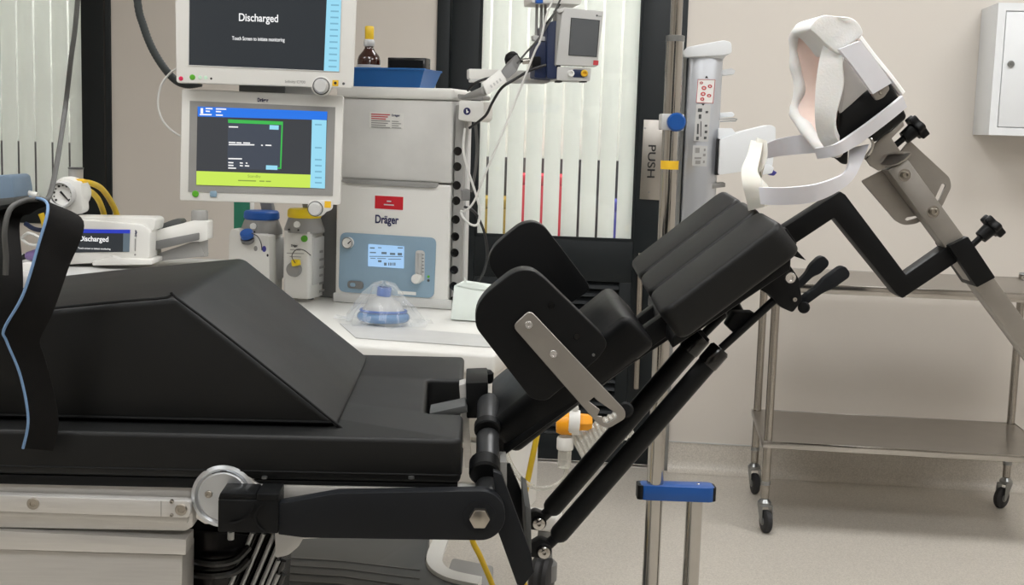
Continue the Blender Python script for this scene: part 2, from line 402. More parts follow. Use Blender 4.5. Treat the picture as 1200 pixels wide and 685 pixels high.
# left window
win = struct(bpy.data.objects.new('window_1', None)); COL.objects.link(win); win.location = W.pt(WN_R-.3, .05, WN_B)
wbox('window_frame', G1_R, WN_R, -.012, .13, WN_B, WN_T, 'dark_frame', win, .003)
wbox('frame_groove', WN_R-.028, WN_R-.02, -.0135, -.0115, WN_B, WN_T, 'gloss_black', win)
wbox('window_frame', WN_L, WN_L+.1, -.012, .13, WN_B, WN_T, 'dark_frame', win, .003)
wbox('window_frame', WN_L+.1, G1_R, -.012, .13, WN_B, WN_B+.1, 'dark_frame', win, .003)
wbox('window_frame', WN_L+.1, G1_R, -.012, .13, WN_T-.1, WN_T, 'dark_frame', win, .003)
wbox('glass_pane', WN_L+.1, G1_R, .018, .022, WN_B+.1, WN_T-.1, 'pane_glass', win)
lg = [W.U(g, 120, .04) for g in (1, 21, 41, 60.5, 80.5, 101)]
lp = (lg[-1]-lg[0])/5
us = []
u = lg[-1]-lp/2
while u > WN_L+.14: us.insert(0, u); u -= lp
blind('vertical_blind', 'white vertical blind slats in the window at the far left', us, lp-.0095, WN_B+.1, WN_T-.12)
# ceiling light panels (the room's own lamps)
lights = [(.1, -1.35), (1.7, -1.35), (-1.9, -3.6), (-.3, -3.6), (1.3, -3.6), (-1.3, -5.8), (.9, -5.8)]
for i, (u, v) in enumerate(lights):
    row = ('nearest the back wall', 'over the operating table', 'behind the camera')[(i+1)//3]; side = ('left', 'right', 'left', 'middle', 'right', 'left', 'right')[i]
    t = thing('ceiling_light', f'square white ceiling light panel {row}, {side} one of its row', 'ceiling light', W.pt(u, v, ZC-.03), 'ceiling light panels')
    s = .42
    obj('frame', prism([W.pt(u+a*(s+.03), v+b*(s+.03), ZC-.03) for a, b in ((-1,-1),(1,-1),(1,1),(-1,1))], (0, 0, .03), .004), 'white_paint', t)
    obj('diffuser', prism([W.pt(u+a*s, v+b*s, ZC-.034) for a, b in ((-1,-1),(1,-1),(1,1),(-1,1))], (0, 0, .003)), 'panel_light', t)
t = thing('ceiling_light', 'long unseen light panel added in the corridor to backlight the blinds', 'ceiling light', W.pt(-.5, .8, ZC-.03))  # unseen lamp, added so the translucent slats glow from behind
obj('diffuser', prism([W.pt(u, v, ZC-.034) for u, v in ((-3.6, .75), (1.6, .75), (1.6, 1.15), (-3.6, 1.15))], (0, 0, .003)), 'corridor_backlight', t)
# things beyond the glass, seen in slivers
def bin_(px0, px1, ptop, m, label, v=1.2):
    u0, u1 = W.U(px0, 240, v), W.U(px1, 240, v); z1 = W.at((px0+px1)/2, ptop, v).z
    t = thing('storage_bin', label, 'bin', W.pt((u0+u1)/2, v, 0), 'bins beyond the door')
    b = [W.pt(u0+.02, v, 0), W.pt(u1-.02, v, 0), W.pt(u1-.02, v+.25, 0), W.pt(u0+.02, v+.25, 0)]
    tp = [W.pt(u0, v-.02, z1-.05), W.pt(u1, v-.02, z1-.05), W.pt(u1, v+.27, z1-.05), W.pt(u0, v+.27, z1-.05)]
    obj('body', hexa(b, tp, .01), m, t); obj('lid', prism([p+Vector((0, 0, .001)) for p in tp], (0, 0, .05), .01), m, t)
bin_(548, 601, 232, 'bin_ochre', 'ochre yellow bin glimpsed between the blind slats left in the door glass')
bin_(603, 662, 205, 'bin_red', 'red bin glimpsed between the blind slats mid door glass')
bin_(708, 745, 236, 'lav', 'blue violet bin glimpsed between the blind slats right in the door glass')
# ================================================================== WALL CABINET
cf = -.25
cu0 = W.U(1164.5, 80, cf); cz0 = W.at(1162, 158, cf).z; cz1 = W.at(1171, 3, cf).z; cu1 = cu0+.46
t = thing('wall_cabinet', 'white lockable metal cabinet hung on the wall at upper right', 'cabinet', W.pt(cu0+.2, 0, cz0))
obj('body', prism([W.pt(cu0, cf+.015, cz0), W.pt(cu1, cf+.015, cz0), W.pt(cu1, -.001, cz0), W.pt(cu0, -.001, cz0)], (0, 0, cz1-cz0), .002), 'cab_white', t)
fr = obj('front_frame', prism([W.pt(cu0, cf, cz0), W.pt(cu1, cf, cz0), W.pt(cu1, cf, cz1), W.pt(cu0, cf, cz1)], W.v*.015,
      holes=[[W.pt(cu0+.028, cf, cz0+.028), W.pt(cu1-.028, cf, cz0+.028), W.pt(cu1-.028, cf, cz1-.028), W.pt(cu0+.028, cf, cz1-.028)]]), 'cab_white', t, smooth=0)
cd = obj('door', prism([W.pt(cu0+.031, cf+.002, cz0+.031), W.pt(cu1-.031, cf+.002, cz0+.031), W.pt(cu1-.031, cf+.002, cz1-.031), W.pt(cu0+.031, cf+.002, cz1-.031)], W.v*.012, .002), 'cab_white', t)
lk = W.at(1184.5, 75, cf)
obj('lock', lathe([(.0125, 0), (.0125, .004), (.009, .007), (.003, .007), (.003, .002), (0, .002)], lk, -W.v, 20), 'zinc', cd)
# ================================================================== STEEL TROLLEY
FL, RL, RR = onz(894, 621, 0), onz(868, 575, 0), onz(1160, 591, 0)
ux = W.u; vy = W.v
L_ = (RR-RL).dot(ux); D_ = .44
FL = RL - vy*D_ ; FL = onz(894, 621, 0)
D_ = (RL-FL).dot(vy); RL = FL+vy*D_
def tp(u, v, z): return FL+ux*u+vy*v+Vector((0, 0, z))
t = thing('trolley', 'stainless steel two-shelf trolley on castors against the back wall', 'trolley', FL+ux*(L_/2)+vy*(D_/2))
for nm, z0, hh in (('top_shelf', .845, .03), ('lower_shelf', .30, .022)):
    e = .02
    s = obj(nm, prism([tp(-e, -e, z0+hh), tp(L_+e, -e, z0+hh), tp(L_+e, D_+e, z0+hh), tp(-e, D_+e, z0+hh)], (0, 0, -.004)), 'steel_shelf', t)
    obj('shelf_lip', prism([tp(-e, -e, z0), tp(L_+e, -e, z0), tp(L_+e, -e+.004, z0), tp(-e, -e+.004, z0)], (0, 0, hh+.002), .001), 'steel_bright', s)
    obj('shelf_lip', prism([tp(-e, D_+e-.004, z0), tp(L_+e, D_+e-.004, z0), tp(L_+e, D_+e, z0), tp(-e, D_+e, z0)], (0, 0, hh+.002), .001), 'steel_shelf', s)
    for uu in (-e, L_+e-.004): obj('shelf_lip', prism([tp(uu, -e, z0), tp(uu+.004, -e, z0), tp(uu+.004, D_+e, z0), tp(uu, D_+e, z0)], (0, 0, hh+.002), .001), 'steel_shelf', s)
for i, (u, v) in enumerate(((0, 0), (L_, 0), (0, D_), (L_, D_))):
    lg_ = obj('leg', cyl(tp(u, v, .115), tp(u, v, .874 if i < 2 else .89), .0145, 18, .003), 'steel', t)
    obj('leg_collar', lathe([(.0165, 0), (.0165, .014)], tp(u, v, .165), seg=18), 'zinc', lg_)
    obj('leg_cap', lathe([(.0145, 0), (.012, .006), (0, .008)], tp(u, v, .874 if i < 2 else .89), seg=16), 'zinc', lg_)
    ang = (1.38, .2, 1.5, 2.5)[i]; d = Vector((math.cos(ang), -math.sin(ang), 0))
    wc = tp(u, v, .04)+d*.022; ax = Vector((d.y, -d.x, 0))
    cs = obj('castor_wheel', lathe([(.012, -.013), (.03, -.013), (.036, -.011), (.04, -.007), (.04, .007), (.036, .011), (.03, .013), (.012, .013)], wc, ax, 24), 'rubber', t)
    obj('hub', lathe([(.014, -.0145), (.014, .0145)], wc, ax, 16), 'dev_grey', cs)
    fk = join(lathe([(.016, .092), (.024, .096), (.024, .104), (.014, .115)], tp(u, v, 0), seg=18),
              *[prism([wc+ax*(s*.018)+d*a+Vector((0, 0, b)) for a, b in ((-.034, .05), (-.036, .056), (.006, .056), (.013, 0), (.008, -.008), (-.002, -.006), (-.012, .01))], ax*(s*.0025)) for s in (-1, 1)],
              prism([wc+ax*a+d*b+Vector((0, 0, .052)) for a, b in ((-.02, -.036), (.02, -.036), (.02, .006), (-.02, .006))], (0, 0, .005), .002))
    obj('castor_fork', fk, 'zinc', t)
obj('end_brace', cyl(tp(0, 0, .3), tp(0, D_, .3), .006, 10), 'steel', t)
#__OBJECTS__
# ================================================================== OPERATING TABLE
B = Frame(2.0, 540, 515, 1.67)
def bz(px, py, v): return B.at(px, py, v).z
mz = bz(541, 515, 0)                     # top of the pad
mb = bz(300, 562, 0)                     # its underside
uR = B.U(541, 515, 0); uL = uR-1.05; BW = .625
t = thing('operating_table', 'silver metal operating table carrying the black pad', 'operating table', B.pt(uR-.5, BW/2, 0))
TBL = t
def bbox(name, u0, u1, v0, v1, z0, z1, m, parent, bevel=.001, seg=2):
    return obj(name, prism([B.pt(u0, v0, z0), B.pt(u1, v0, z0), B.pt(u1, v1, z0), B.pt(u0, v1, z0)], (0, 0, z1-z0), bevel, seg), m, parent)
# deck plate under the pad
bbox('deck_plate', uL, uR-.004, .004, BW-.004, mb-.014, mb-.001, 'powder_black', t)
for px in (310, 482): obj('deck_bolt', lathe([(.004, 0), (.004, .003), (0, .004)], B.at(px, 560.5, -.004), (0, 0, 1), 12), 'zinc', t)
# side frame, silver
obj('side_frame', slab(B, [(-120, 553), (0, 557), (226, 565.5), (226, 617), (217, 622), (0, 618), (-120, 615)], .012, .05, .002), 'alu', t)
obj('side_rail', slab(B, rpoly([(-120, 575.5), (0, 580), (222.5, 587), (222.5, 606.5), (0, 599), (-120, 595)], [0, 0, 5, 5, 0, 0]), -.014, .004, .0012), 'alu', t)
obj('rail_spacer', slab(B, [(-120, 598), (0, 604), (219.5, 613), (219.5, 606), (0, 598), (-120, 590)], .000, .012, .0008), 'alu', t)
for q in ((39, 589.5, 7), (212.5, 596.5, 7)): screw(B, q[0], q[1], q[2], -.014, t, 'screw', 'rail_screw', .003)
for q in ((201.5, 587, 2.6), (201.3, 603, 2.2)): screw(B, q[0], q[1], q[2], -.014, t, 'steel_bright', 'rail_pin', .003)
obj('end_block_seam', slab(B, [(188.4, 586.8), (189.2, 586.8), (189.2, 605), (188.4, 605)], -.0145, -.0138), 'dev_grey', t)
obj('lower_cover', slab(B, [(-120, 617), (0, 622), (218, 632), (217.5, 650), (0, 643.5), (-120, 639)], .002, .05, .001), 'alu', t)
obj('column_cover', slab(B, [(-120, 639), (0, 643.5), (213.5, 650.5), (212, 760), (-120, 760)], .014, .09, .001), 'alu', t)
# round hinge with bolted arm rail
hp = circ(262, 581, 37.5, 40)
arc = [p for p in hp]
hub = [(262+37.5*math.cos(a), 581+37.5*math.sin(a)) for a in [math.radians(d) for d in range(150, 322, 6)]]
obj('hinge_plate', slab(B, hub+[(297, 563), (303, 567), (312, 568), (560, 573), (560, 590), (330, 588), (318, 612), (240, 614), (229, 607)], .000, .03, .002), 'alu', t)
dc = B.at(262, 581, .0); k = B.S(262, 581)
obj('hinge_disc', lathe([(29*k, 0), (29*k, .003), (27.5*k, .0045), (0, .0045)], dc, -B.v, 40), 'alu_disc', t)
obj('hinge_ring', lathe([(37*k, -.002), (37*k, .001), (33*k, .003), (30*k, .001), (30*k, -.002)], dc, -B.v, 40, caps=False), 'alu_disc', t)
screw(B, 244.5, 578.5, 4.5, -.004, t, 'screw', 'hinge_screw', .003)
# black clamp gripping the rail
cl = obj('rail_clamp', slab(B, [(255.5, 585), (300, 586), (326, 586), (326, 625), (255, 623)], -.055, -.002, .002), 'powder_black', t)
obj('clamp_cap', slab(B, [(258, 577.5), (299, 578.5), (301, 586), (255.5, 585)], -.052, -.004, .001), 'powder_black', cl)
obj('clamp_cap', slab(B, [(300.5, 578.5), (326, 579), (326, 586.5), (300.5, 586)], -.056, -.004, .001), 'powder_black', cl)
obj('clamp_relief', grid([[B.at(x, y, v) for x, y in ((266+30*math.cos(math.radians(a)), 588+24*math.sin(math.radians(a))) for a in range(5, 90, 8))] for v in (-.0555, -.0595)], .0025), 'powder_black', cl)
obj('clamp_relief', grid([[B.at(x, y, v) for x, y in ((322-24*math.cos(math.radians(a)), 606+20*math.sin(math.radians(a))) for a in range(-60, 62, 10))] for v in (-.0555, -.0585)], .0025), 'powder_black', cl)
obj('clamp_screw', cyl(B.at(270.5, 622, -.03), B.at(270.5, 632, -.03), .0045, 12, .001), 'zinc', cl)
# dark pillar with ribbed bellows under the deck
obj('pillar', slab(B, [(205, 618), (312, 627), (300, 800), (205, 800)], .12, .45, .004), 'gloss_black', t)
for i, (x0, y0) in enumerate(((296, 624), (309, 625), (321, 626), (325, 640), (326, 656), (326, 672), (326, 690), (326, 708))):
    obj('bellows_rib', tube([B.at(x0, y0, .1), B.at(x0-(720-y0)*.42, 720, .1), B.at(x0-(800-y0)*.42, 800, .1)], .0036, 8), 'zinc', t)
    obj('bellows_fold', tube([B.at(x0+5, y0, .112), B.at(x0+5-(720-y0)*.42, 720, .112), B.at(x0+5-(800-y0)*.42, 800, .112)], .006, 8), 'gloss_black', t)
for i in range(2):
    obj('drape_fold', tube(spline([B.at(226, 656+16*i, .1), B.at(252, 660+14*i, .085), B.at(276, 655+14*i, .09), B.at(292, 640+14*i, .1)], 6), .006, 8), 'gloss_black', t)
obj('knee_casting', slab(B, rpoly([(322, 622), (356, 629), (350, 640), (338, 650), (323, 653.5)], 3), .08, .14, .004), 'dev_light', t)
pu0, pu1 = B.U(212, 700, .12), B.U(300, 700, .12)
bbox('pillar_lower', pu0-.2, pu1-.01, .14, .44, .09, bz(260, 790, .12), 'alu', t, .004)
bbox('floor_base', pu0-.75, pu1+.04, .06, .54, .0, .1, 'dev_light', t, .02, 3)
bbox('column_lower', B.U(-120, 700, .014), B.U(211, 700, .014), .02, .09, bz(100, 800, .014), bz(100, 755, .014), 'alu', t, .002)
# end fittings between the deck and the back section
obj('end_bracket', slab(B, [(538, 451), (546, 449), (549, 490), (553, 548), (545, 548), (541, 490)], .27, .31, .001), 'alu', t)
obj('socket_block', slab(B, [(546, 448.5), (572, 447.5), (572, 463), (563, 467), (559, 490), (547, 490)], .24, .36, .002), 'powder_black', t)
nk = B.S(500, 470, .3)
obj('deck_lug', slab(B, [(503, 484), (545, 475), (548, 483), (512, 489)], .2, .26, .001), 'dev_dark', t)
# ---- pad with a cut-out in its end
t2 = thing('table_pad', 'long black vinyl table pad with a square cut-out in its end', 'table pad', B.pt(uR-.5, BW/2, mb))
vn0, vn1, dn = .155, .41, .055
poly = [(uL, 0), (uR, 0), (uR+.001, vn0), (uR-dn, vn0), (uR-dn-.004, vn1), (uR, vn1), (uR, BW), (uL, BW)]
poly = rpoly(poly, [0, .012, .012, .02, .02, .012, .012, 0], 5)
bm = prism([B.pt(u, v, mb) for u, v in poly], (0, 0, mz-mb))
ed = [e for e in bm.edges if abs(e.verts[0].co.z-e.verts[1].co.z) < 1e-6]
bmesh.ops.bevel(bm, geom=ed, offset=.007, segments=4, profile=.5, affect='EDGES', clamp_overlap=True)
obj('cover', bm, 'vinyl_grey', t2)
obj('piping', tube([B.pt(u, v, mb+.012) for u, v in poly], .0016, 6, closed=True), 'vinyl_black', t2)
# ---- wedge
wv0, wv1 = .055, .575
t3 = thing('wedge_cushion', 'black vinyl wedge cushion with piped edges lying on the table pad', 'cushion', B.pt(uR-.5, .3, mz))
wp = [(-90, 377), (0, 367), (206, 347.5), (399, 495)]
wz = mz+.001
P3 = [B.at(x, y, wv0) for x, y in wp]; P3[3].z = wz
P3.append(Vector(P3[0])); P3[4].z = wz
wbm = prism(P3, B.v*(wv1-wv0), .01, 4)
obj('cover', wbm, 'vinyl_grey', t3)
nf = [p - B.v*.0012 for p in P3[:4]]
obj('piping', tube(spline([nf[0], nf[1], nf[1].lerp(nf[2], .9), nf[2].lerp(nf[3], .05), nf[3].lerp(nf[2], .04), nf[3]+Vector((-.01, 0, .004))], 8), .0018, 8), 'vinyl_black', t3)
obj('bottom_piping', tube([nf[3]+Vector((-.01, 0, .006)), Vector((nf[0].x, nf[0].y, wz+.006))], .0022, 8), 'vinyl_black', t3)
# ---- black strap with pale blue backing
t4 = thing('body_strap', 'wide black hook-and-loop strap with pale blue edge draped over the wedge', 'strap', B.at(40, 525, -.06))
A = [(0, 262, .2), (14, 236, .16), (36, 231, .1), (57, 240, -.02), (45, 290, -.05), (28, 345, -.06), (6, 385, -.05), (9, 400, -.045), (25, 440, -.04), (34, 490, -.035), (28, 525, -.03)]
C = [(12, 275, .26), (30, 243, .22), (56, 238, .12), (98, 259, .00), (80, 315, -.03), (62, 366, -.045), (47, 398, -.04), (52, 418, -.035), (62, 455, -.03), (68.5, 496, -.025), (62, 528, -.02)]
A3 = [B.at(*p) for p in A]; C3 = [B.at(*p) for p in C]
A3 = A3[2:]; C3 = C3[2:]
obj('front_webbing', ribbon(A3, C3, .0035, 8, 4), 'strap_black', t4)
a_s = spline(A3, 8)
obj('blue_edge', tube([p + B.v*-.001 + B.u*-.0008 for p in a_s], .0019, 6), 'strap_blue', t4)
bA = [B.at(*p) for p in ((36, 231, .1), (12, 240, .14), (-22, 255, .15), (-26, 320, .03), (-24, 400, .0))]
bC = [B.at(*p) for p in ((56, 238, .12), (38, 246, .2), (23, 262, .17), (27, 320, .045), (26, 372, .02))]
obj('back_webbing', ribbon(bA, bC, .0035, 8, 4), 'strap_black', t4)
tag(obj('hanging_cable', tube(spline([B.at(*p) for p in ((128, -700, .3), (110, -260, .3), (91, 0, .3), (83, 70, .3), (76, 130, .3), (66, 195, .2), (57, 231, .1), (45, 233, .06), (28, 235, .05), (12, 245, .03), (5.5, 270, .02), (7, 300, .02), (6.5, 322, .02))], 8), .0037, 10), 'cable_grey'), 'thin grey cable hanging from above and hooked over the black strap', 'cable')
# ================================================================== BEACH-CHAIR ATTACHMENT
t = thing('shoulder_positioner', 'black tilted shoulder surgery positioner bolted to the table end', 'positioner', B.at(600, 640, .2)); SP = t
al = [(326, 590), (395, 578), (560, 575)]
end = [(563+29*math.cos(a), 604+29*math.sin(a)) for a in [math.radians(d) for d in range(-85, 92, 8)]]
arm = obj('side_arm', slab(B, al+end+[(560, 633), (356, 630), (326, 626)], -.05, -.026, .0015), 'arm_black', t)
hx = B.at(562, 605, -.0505); k = B.S(562, 605, -.05)
obj('washer', lathe([(19*k, 0), (19*k, .0015), (0, .0015)], hx, -B.v, 32), 'arm_black', arm)
obj('hex_bolt', prism([hx + (B.u*math.cos(a)+B.z*math.sin(a))*(12.2*k) - B.v*.001 for a in [math.radians(60*i) for i in range(6)]], B.v*-.011, .001), 'screw', arm)
# pivot tube across the end of the table
obj('pivot_tube', cyl(B.at(572, 470, .25), B.at(571, 590, -.02), .0165, 20, .002), 'tube_dark', t)
obj('pivot_collar', cyl(B.at(568, 541, .04), B.at(568, 556, .015), .0215, 20, .003), 'powder_black', t)
obj('pivot_collar', cyl(B.at(571, 497, .16), B.at(571, 505, .145), .019, 20, .002), 'powder_black', t)
obj('pivot_knob', lathe([(.012, 0), (.014, .004), (.014, .016), (.01, .02)], B.at(568, 448, .34), (0, 0, 1), 16), 'powder_black', t)
# swing plates down to the gas springs
obj('swing_plate', slab(B, [(578, 552), (588, 556), (622, 648), (626, 670), (613, 687), (606, 685), (584, 624)], -.024, -.008, .001), 'arm_black', t)
obj('swing_plate', slab(B, [(588, 545), (598, 545), (617, 590), (620, 655), (612, 655), (588, 580)], .16, .175, .001), 'powder_black', t)
obj('plate_edge', slab(B, [(586, 541), (594, 541), (594, 588), (586, 575)], .1, .16, .001), 'dev_grey', t)
obj('cross_plate', slab(B, [(615, 592), (622, 596), (623, 648), (617, 645)], .02, .17, .001), 'dev_dark', t)
# gas springs
def strut(lo, hi, cap, rod, v, eye, rpx=11.5):
    a, b, c, e = B.at(*lo, v), B.at(*hi, v), B.at(*cap, v), B.at(*rod, v); k = B.S(700, 500, v); r = rpx*k
    d = (b-a).normalized()
    s = obj('gas_spring', lathe([(r*.55, -.006), (r*.9, 0), (r, .006), (r, (b-a).length)], a, d, 24), 'powder_black', t)
    obj('spring_cap', lathe([(r*1.02, 0), (r*1.1, .003), (r*1.1, (c-b).length-.004), (r*.9, (c-b).length)], b, d, 24), 'gloss_black', s)
    obj('piston_rod', cyl(c, e, r*.42, 14), 'powder_black', s)
    ey = B.at(*eye, v)
    obj('end_eye', join(cyl(ey, a, r*.55, 14), cyl(ey-B.v*.012, ey+B.v*.012, r*.8, 20, .002)), 'powder_black', s)
    obj('eye_bolt', lathe([(r*.62, 0), (r*.62, .006), (r*.4, .008), (r*.2, .008), (r*.2, .003), (0, .003)], ey-B.v*.012, -B.v, 16), 'steel_bright', s)
    obj('eye_bracket', slab(B, rpoly([(eye[0]-18, eye[1]-4), (eye[0]-4, eye[1]-12), (eye[0]+8, eye[1]-7), (eye[0]+8, eye[1]+6), (eye[0]-2, eye[1]+11), (eye[0]-18, eye[1]+9)], 3), v-.009, v+.012, .001), 'powder_black', s)
strut((645, 597), (806, 411), (824, 392), (898, 318), .34, (631, 610))
strut((653, 628), (828, 427), (845, 408), (922, 338), .18, (637, 643))
obj('spring_clip', slab(B, [(818, 388), (822, 386), (832, 398), (829, 401)], .2, .22, .001), 'powder_black', t)
# T-piece on the rods
obj('rod_clamp', cyl(B.at(850, 345, .3), B.at(868, 378, .22), .0135, 16, .003), 'moulded_black', t)
obj('rod_clamp', slab(B, rpoly([(852, 382), (861, 366), (885, 366), (878, 380), (862, 392)], 2), .19, .22, .002), 'moulded_black', t)
# inclined frame rails
def rail(p, q, v, h, w, m='powder_black', nm='frame_rail'):
    a, b = B.at(*p, v), B.at(*q, v); d = (b-a).normalized(); n = d.cross(B.v).normalized()
    return obj(nm, hexa([a-n*h/2-B.v*w/2, a+n*h/2-B.v*w/2, a+n*h/2+B.v*w/2, a-n*h/2+B.v*w/2], [b-n*h/2-B.v*w/2, b+n*h/2-B.v*w/2, b+n*h/2+B.v*w/2, b-n*h/2+B.v*w/2], .002, 2), m, t)
rail((575, 524), (925, 275), .22, .03, .03); rail((596, 500), (905, 262), .42, .03, .03)
rail((640, 478), (800, 372), .3, .012, .1)
# lower back pad
def padblock(name, fl, nl_, nr, fr_, th, bev, m, parent, seg=4):
    top = [B.at(*p) for p in (nl_, nr, fr_, fl)]
    n = (top[1]-top[0]).cross(top[3]-top[0]).normalized()
    if n.z < 0: n = -n
    return obj(name, hexa([p-n*th for p in top], top, bev, seg), m, parent)
padblock('lower_pad', (573, 446, .48), (570, 500, .17), (735, 367, .06), (713, 333, .46), .062, .014, 'moulded_black', t)
obj('pad_board', hexa(*[[B.at(*p) + Vector((0, 0, dz)) for p in ((590, 524, .165), (748, 410, .08), (722, 360, .44), (594, 470, .46))] for dz in (-.014, 0)], .003, 2), 'powder_black', t)
# side supports
ns = [(558, 384), (556.5, 371), (560, 357), (570, 343.5), (585, 331), (599, 320), (611, 315.5), (625, 316.5), (637, 325), (670, 357), (706, 392), (711, 400), (710, 408), (700, 421), (668, 447), (640, 470), (622, 467)]
sp_ = obj('side_support', slab(B, rpoly(ns, 6, 3), -.02, .028, .009, 4, ang=40), 'moulded_black', t)
for q in ((646, 357.5, 4), (676, 394, 4)):
    c = B.at(q[0], q[1], -.0205); k = B.S(q[0], q[1], -.02)
    obj('socket_hole', lathe([(q[2]*k, 0), (q[2]*k*.9, .0012), (q[2]*k*.55, .0012), (q[2]*k*.5, .0002), (0, .0002)], c, -B.v, 16), 'gloss_black', sp_)
screw(B, 695.5, 415.5, 1.8, -.02, sp_, 'zinc', 'stud', .002)
fs = [(573.5, 312), (572.5, 301), (579, 288.5), (594, 275), (610, 262.5), (625, 259), (638, 264.5), (660, 293), (688, 330), (691.5, 338), (687, 343), (672, 353), (640, 372), (600, 352)]
obj('side_support', slab(B, rpoly(fs, 6, 3), .44, .49, .012, 4, ang=40), 'moulded_black', t)
outer = rpoly([(600.5, 382), (621, 363), (733, 481), (733, 490), (713, 502), (702, 498)], [7, 7, 6, 5, 6, 6])
hole = [(690, 470), (696, 465), (700, 469), (722, 484), (723, 489), (712, 495.5), (707, 494), (706, 488), (700, 487), (703, 480)]
pl = obj('support_plate', slab(B, outer, -.028, -.023, .0008, 1, holes=[hole]), 'grey_steel', t, smooth=30)
for q in ((619.5, 380.5), (648.5, 414.5)): screw(B, q[0], q[1], 4.8, -.028, pl, 'chrome', 'plate_screw', .003)
obj('plate_knob', cyl(B.at(733, 480, .0), B.at(733, 480, .05), .011, 16, .003), 'powder_black', t)
# three-lobed upper cushion
cu = obj('cushion_board', hexa(*[[B.at(*p) + Vector((0, 0, dz)) for p in ((789, 384, .11), (928, 291, .09), (862, 250, .5), (760, 338, .5))] for dz in (-.03, -.012)], .003, 2), 'powder_black', t)
oc = [B.at(737, 306, .53), B.at(772, 368, .08), B.at(915, 260, .06), B.at(847, 221, .53)]
nrm_ = (oc[2]-oc[1]).cross(oc[0]-oc[1]).normalized(); nrm_ = nrm_ if nrm_.z > 0 else -nrm_
for a, b, th in ((0, .335, .046), (.35, .655, .05), (.67, 1, .052)):
    top = [oc[0].lerp(oc[1], b), oc[3].lerp(oc[2], b), oc[3].lerp(oc[2], a), oc[0].lerp(oc[1], a)]
    bm = hexa([p-nrm_*th for p in top], top)
    ln = [e for e in bm.edges if abs((e.verts[0].co-e.verts[1].co).normalized().dot(nrm_)) > .9]
    bmesh.ops.bevel(bm, geom=ln, offset=.022, segments=5, profile=.5, affect='EDGES', clamp_overlap=True)
    sharp_bevel(bm, .008, 4, 40)
    obj('cushion_lobe', bm, 'vinyl_grey', cu)
obj('pad_tab', slab(B, [(925, 292), (932, 291), (945, 305), (930, 300)], .14, .17, .001), 'moulded_black', cu)
# release levers
lb = obj('lever_bracket', slab(B, rpoly([(885, 336), (898, 330), (912, 308), (924, 308), (936, 326), (940, 352), (929, 366), (915, 360), (903, 346)], 3), .17, .2, .0015), 'powder_black', t)
obj('lever_mount', slab(B, rpoly([(884, 330), (920, 305), (934, 322), (900, 340)], 3), .2, .34, .002), 'powder_black', lb)
screw(B, 925.5, 325, 7, .17, lb, 'chrome', 'pivot_screw', .006); screw(B, 931, 350.5, 3, .17, lb, 'steel_bright', 'pivot_screw', .003)
def lever(p, q, v, w0, w1):
    a, b = Vector(p), Vector(q); d = (b-a).normalized(); n = Vector((-d.y, d.x)); L = (b-a).length
    pts = [a+n*w0, a+d*L*.45+n*w0*1.0, a+d*L*.62+n*w1, b-d*4+n*w1*1.0, b+n*w1*.5, b-n*w1*.6, b-d*5-n*w1, a+d*L*.6-n*w1, a+d*L*.4-n*w0, a-n*w0]
    return obj('release_lever', slab(B, rpoly([tuple(x) for x in pts], 4), v, v+.018, .004, 3), 'arm_black', t)
lever((935, 336), (969, 303), .3, 4, 7.5); lever((937, 357), (994, 316), .19, 5, 8)
obj('lever_link', cyl(B.at(942, 360, .17), B.at(942, 360, .22), .009, 14, .002), 'powder_black', t)
# cranked head bar with clamp
hb_ = slab(B, [(905, 275), (985, 224), (991, 228), (1062, 322), (1112, 287), (1124, 305.5), (1058, 349.5), (1051, 345), (978, 255), (925, 290)], .29, .325, .002)
obj('head_bar', hb_, 'powder_black', t)
obj('bar_clamp', slab(B, rpoly([(1112, 288), (1134.5, 277), (1166.5, 325), (1145, 336.5)], 1.5), .278, .34, .002), 'powder_black', t)
def starknob(name, a, b, r, h, m, parent, v, lobes_=6):
    p, q = B.at(*a, v), B.at(*b, v); d = (q-p).normalized(); x, y, z = basis(d)
    n = 48; ring = [(r*(1+.14*math.cos(lobes_*2*math.pi*i/n)), 2*math.pi*i/n) for i in range(n)]
    kn = prism([q + (x*math.cos(an)+y*math.sin(an))*rr for rr, an in ring], d*h, .002, 2, ang=50)
    kn = join(kn, lathe([(r*.55, -h*1.5), (r*.62, 0), (r*.62, .002)], q, d, 20))
    o = obj(name, kn, m, parent)
    obj('threaded_shaft', cyl(p, q, r*.26, 12), 'powder_black', o)
    return o
starknob('clamp_knob', (1136, 290), (1160, 268), .019, .013, 'moulded_black', t, .31)
# ================================================================== HEAD HOLDER
t = thing('head_holder', 'steel head holder with white foam-lined black head cup held in the clamp', 'head holder', B.at(1100, 260, .3)); HH = t
H3 = lambda x, y, v: B.at(x, y, v)
obj('slide_bar', slab(B, [(1040, 199), (1064, 187), (1260, 456), (1236, 462)], .291, .324, .0015), 'grey_steel', t)
outl = rpoly([(1009.5, 212), (1040, 196), (1066, 164.5), (1113, 208), (1115, 219), (1104, 242), (1075, 262), (1059, 264), (1049, 258)], [3, 2, 2, 4, 4, 4, 6, 5, 3])
s1 = [(1095.5, 233), (1103.5, 215.5), (1106, 215), (1108.5, 217), (1101, 234), (1098.5, 236.5)]
s2 = [(1060.5, 257), (1063, 254.5), (1075, 252.5), (1077, 254.5), (1063, 258.5)]
bp = obj('swivel_plate', slab(B, outl, .326, .331, .0008, 1, holes=[s1, s2]), 'grey_steel', t, smooth=30)
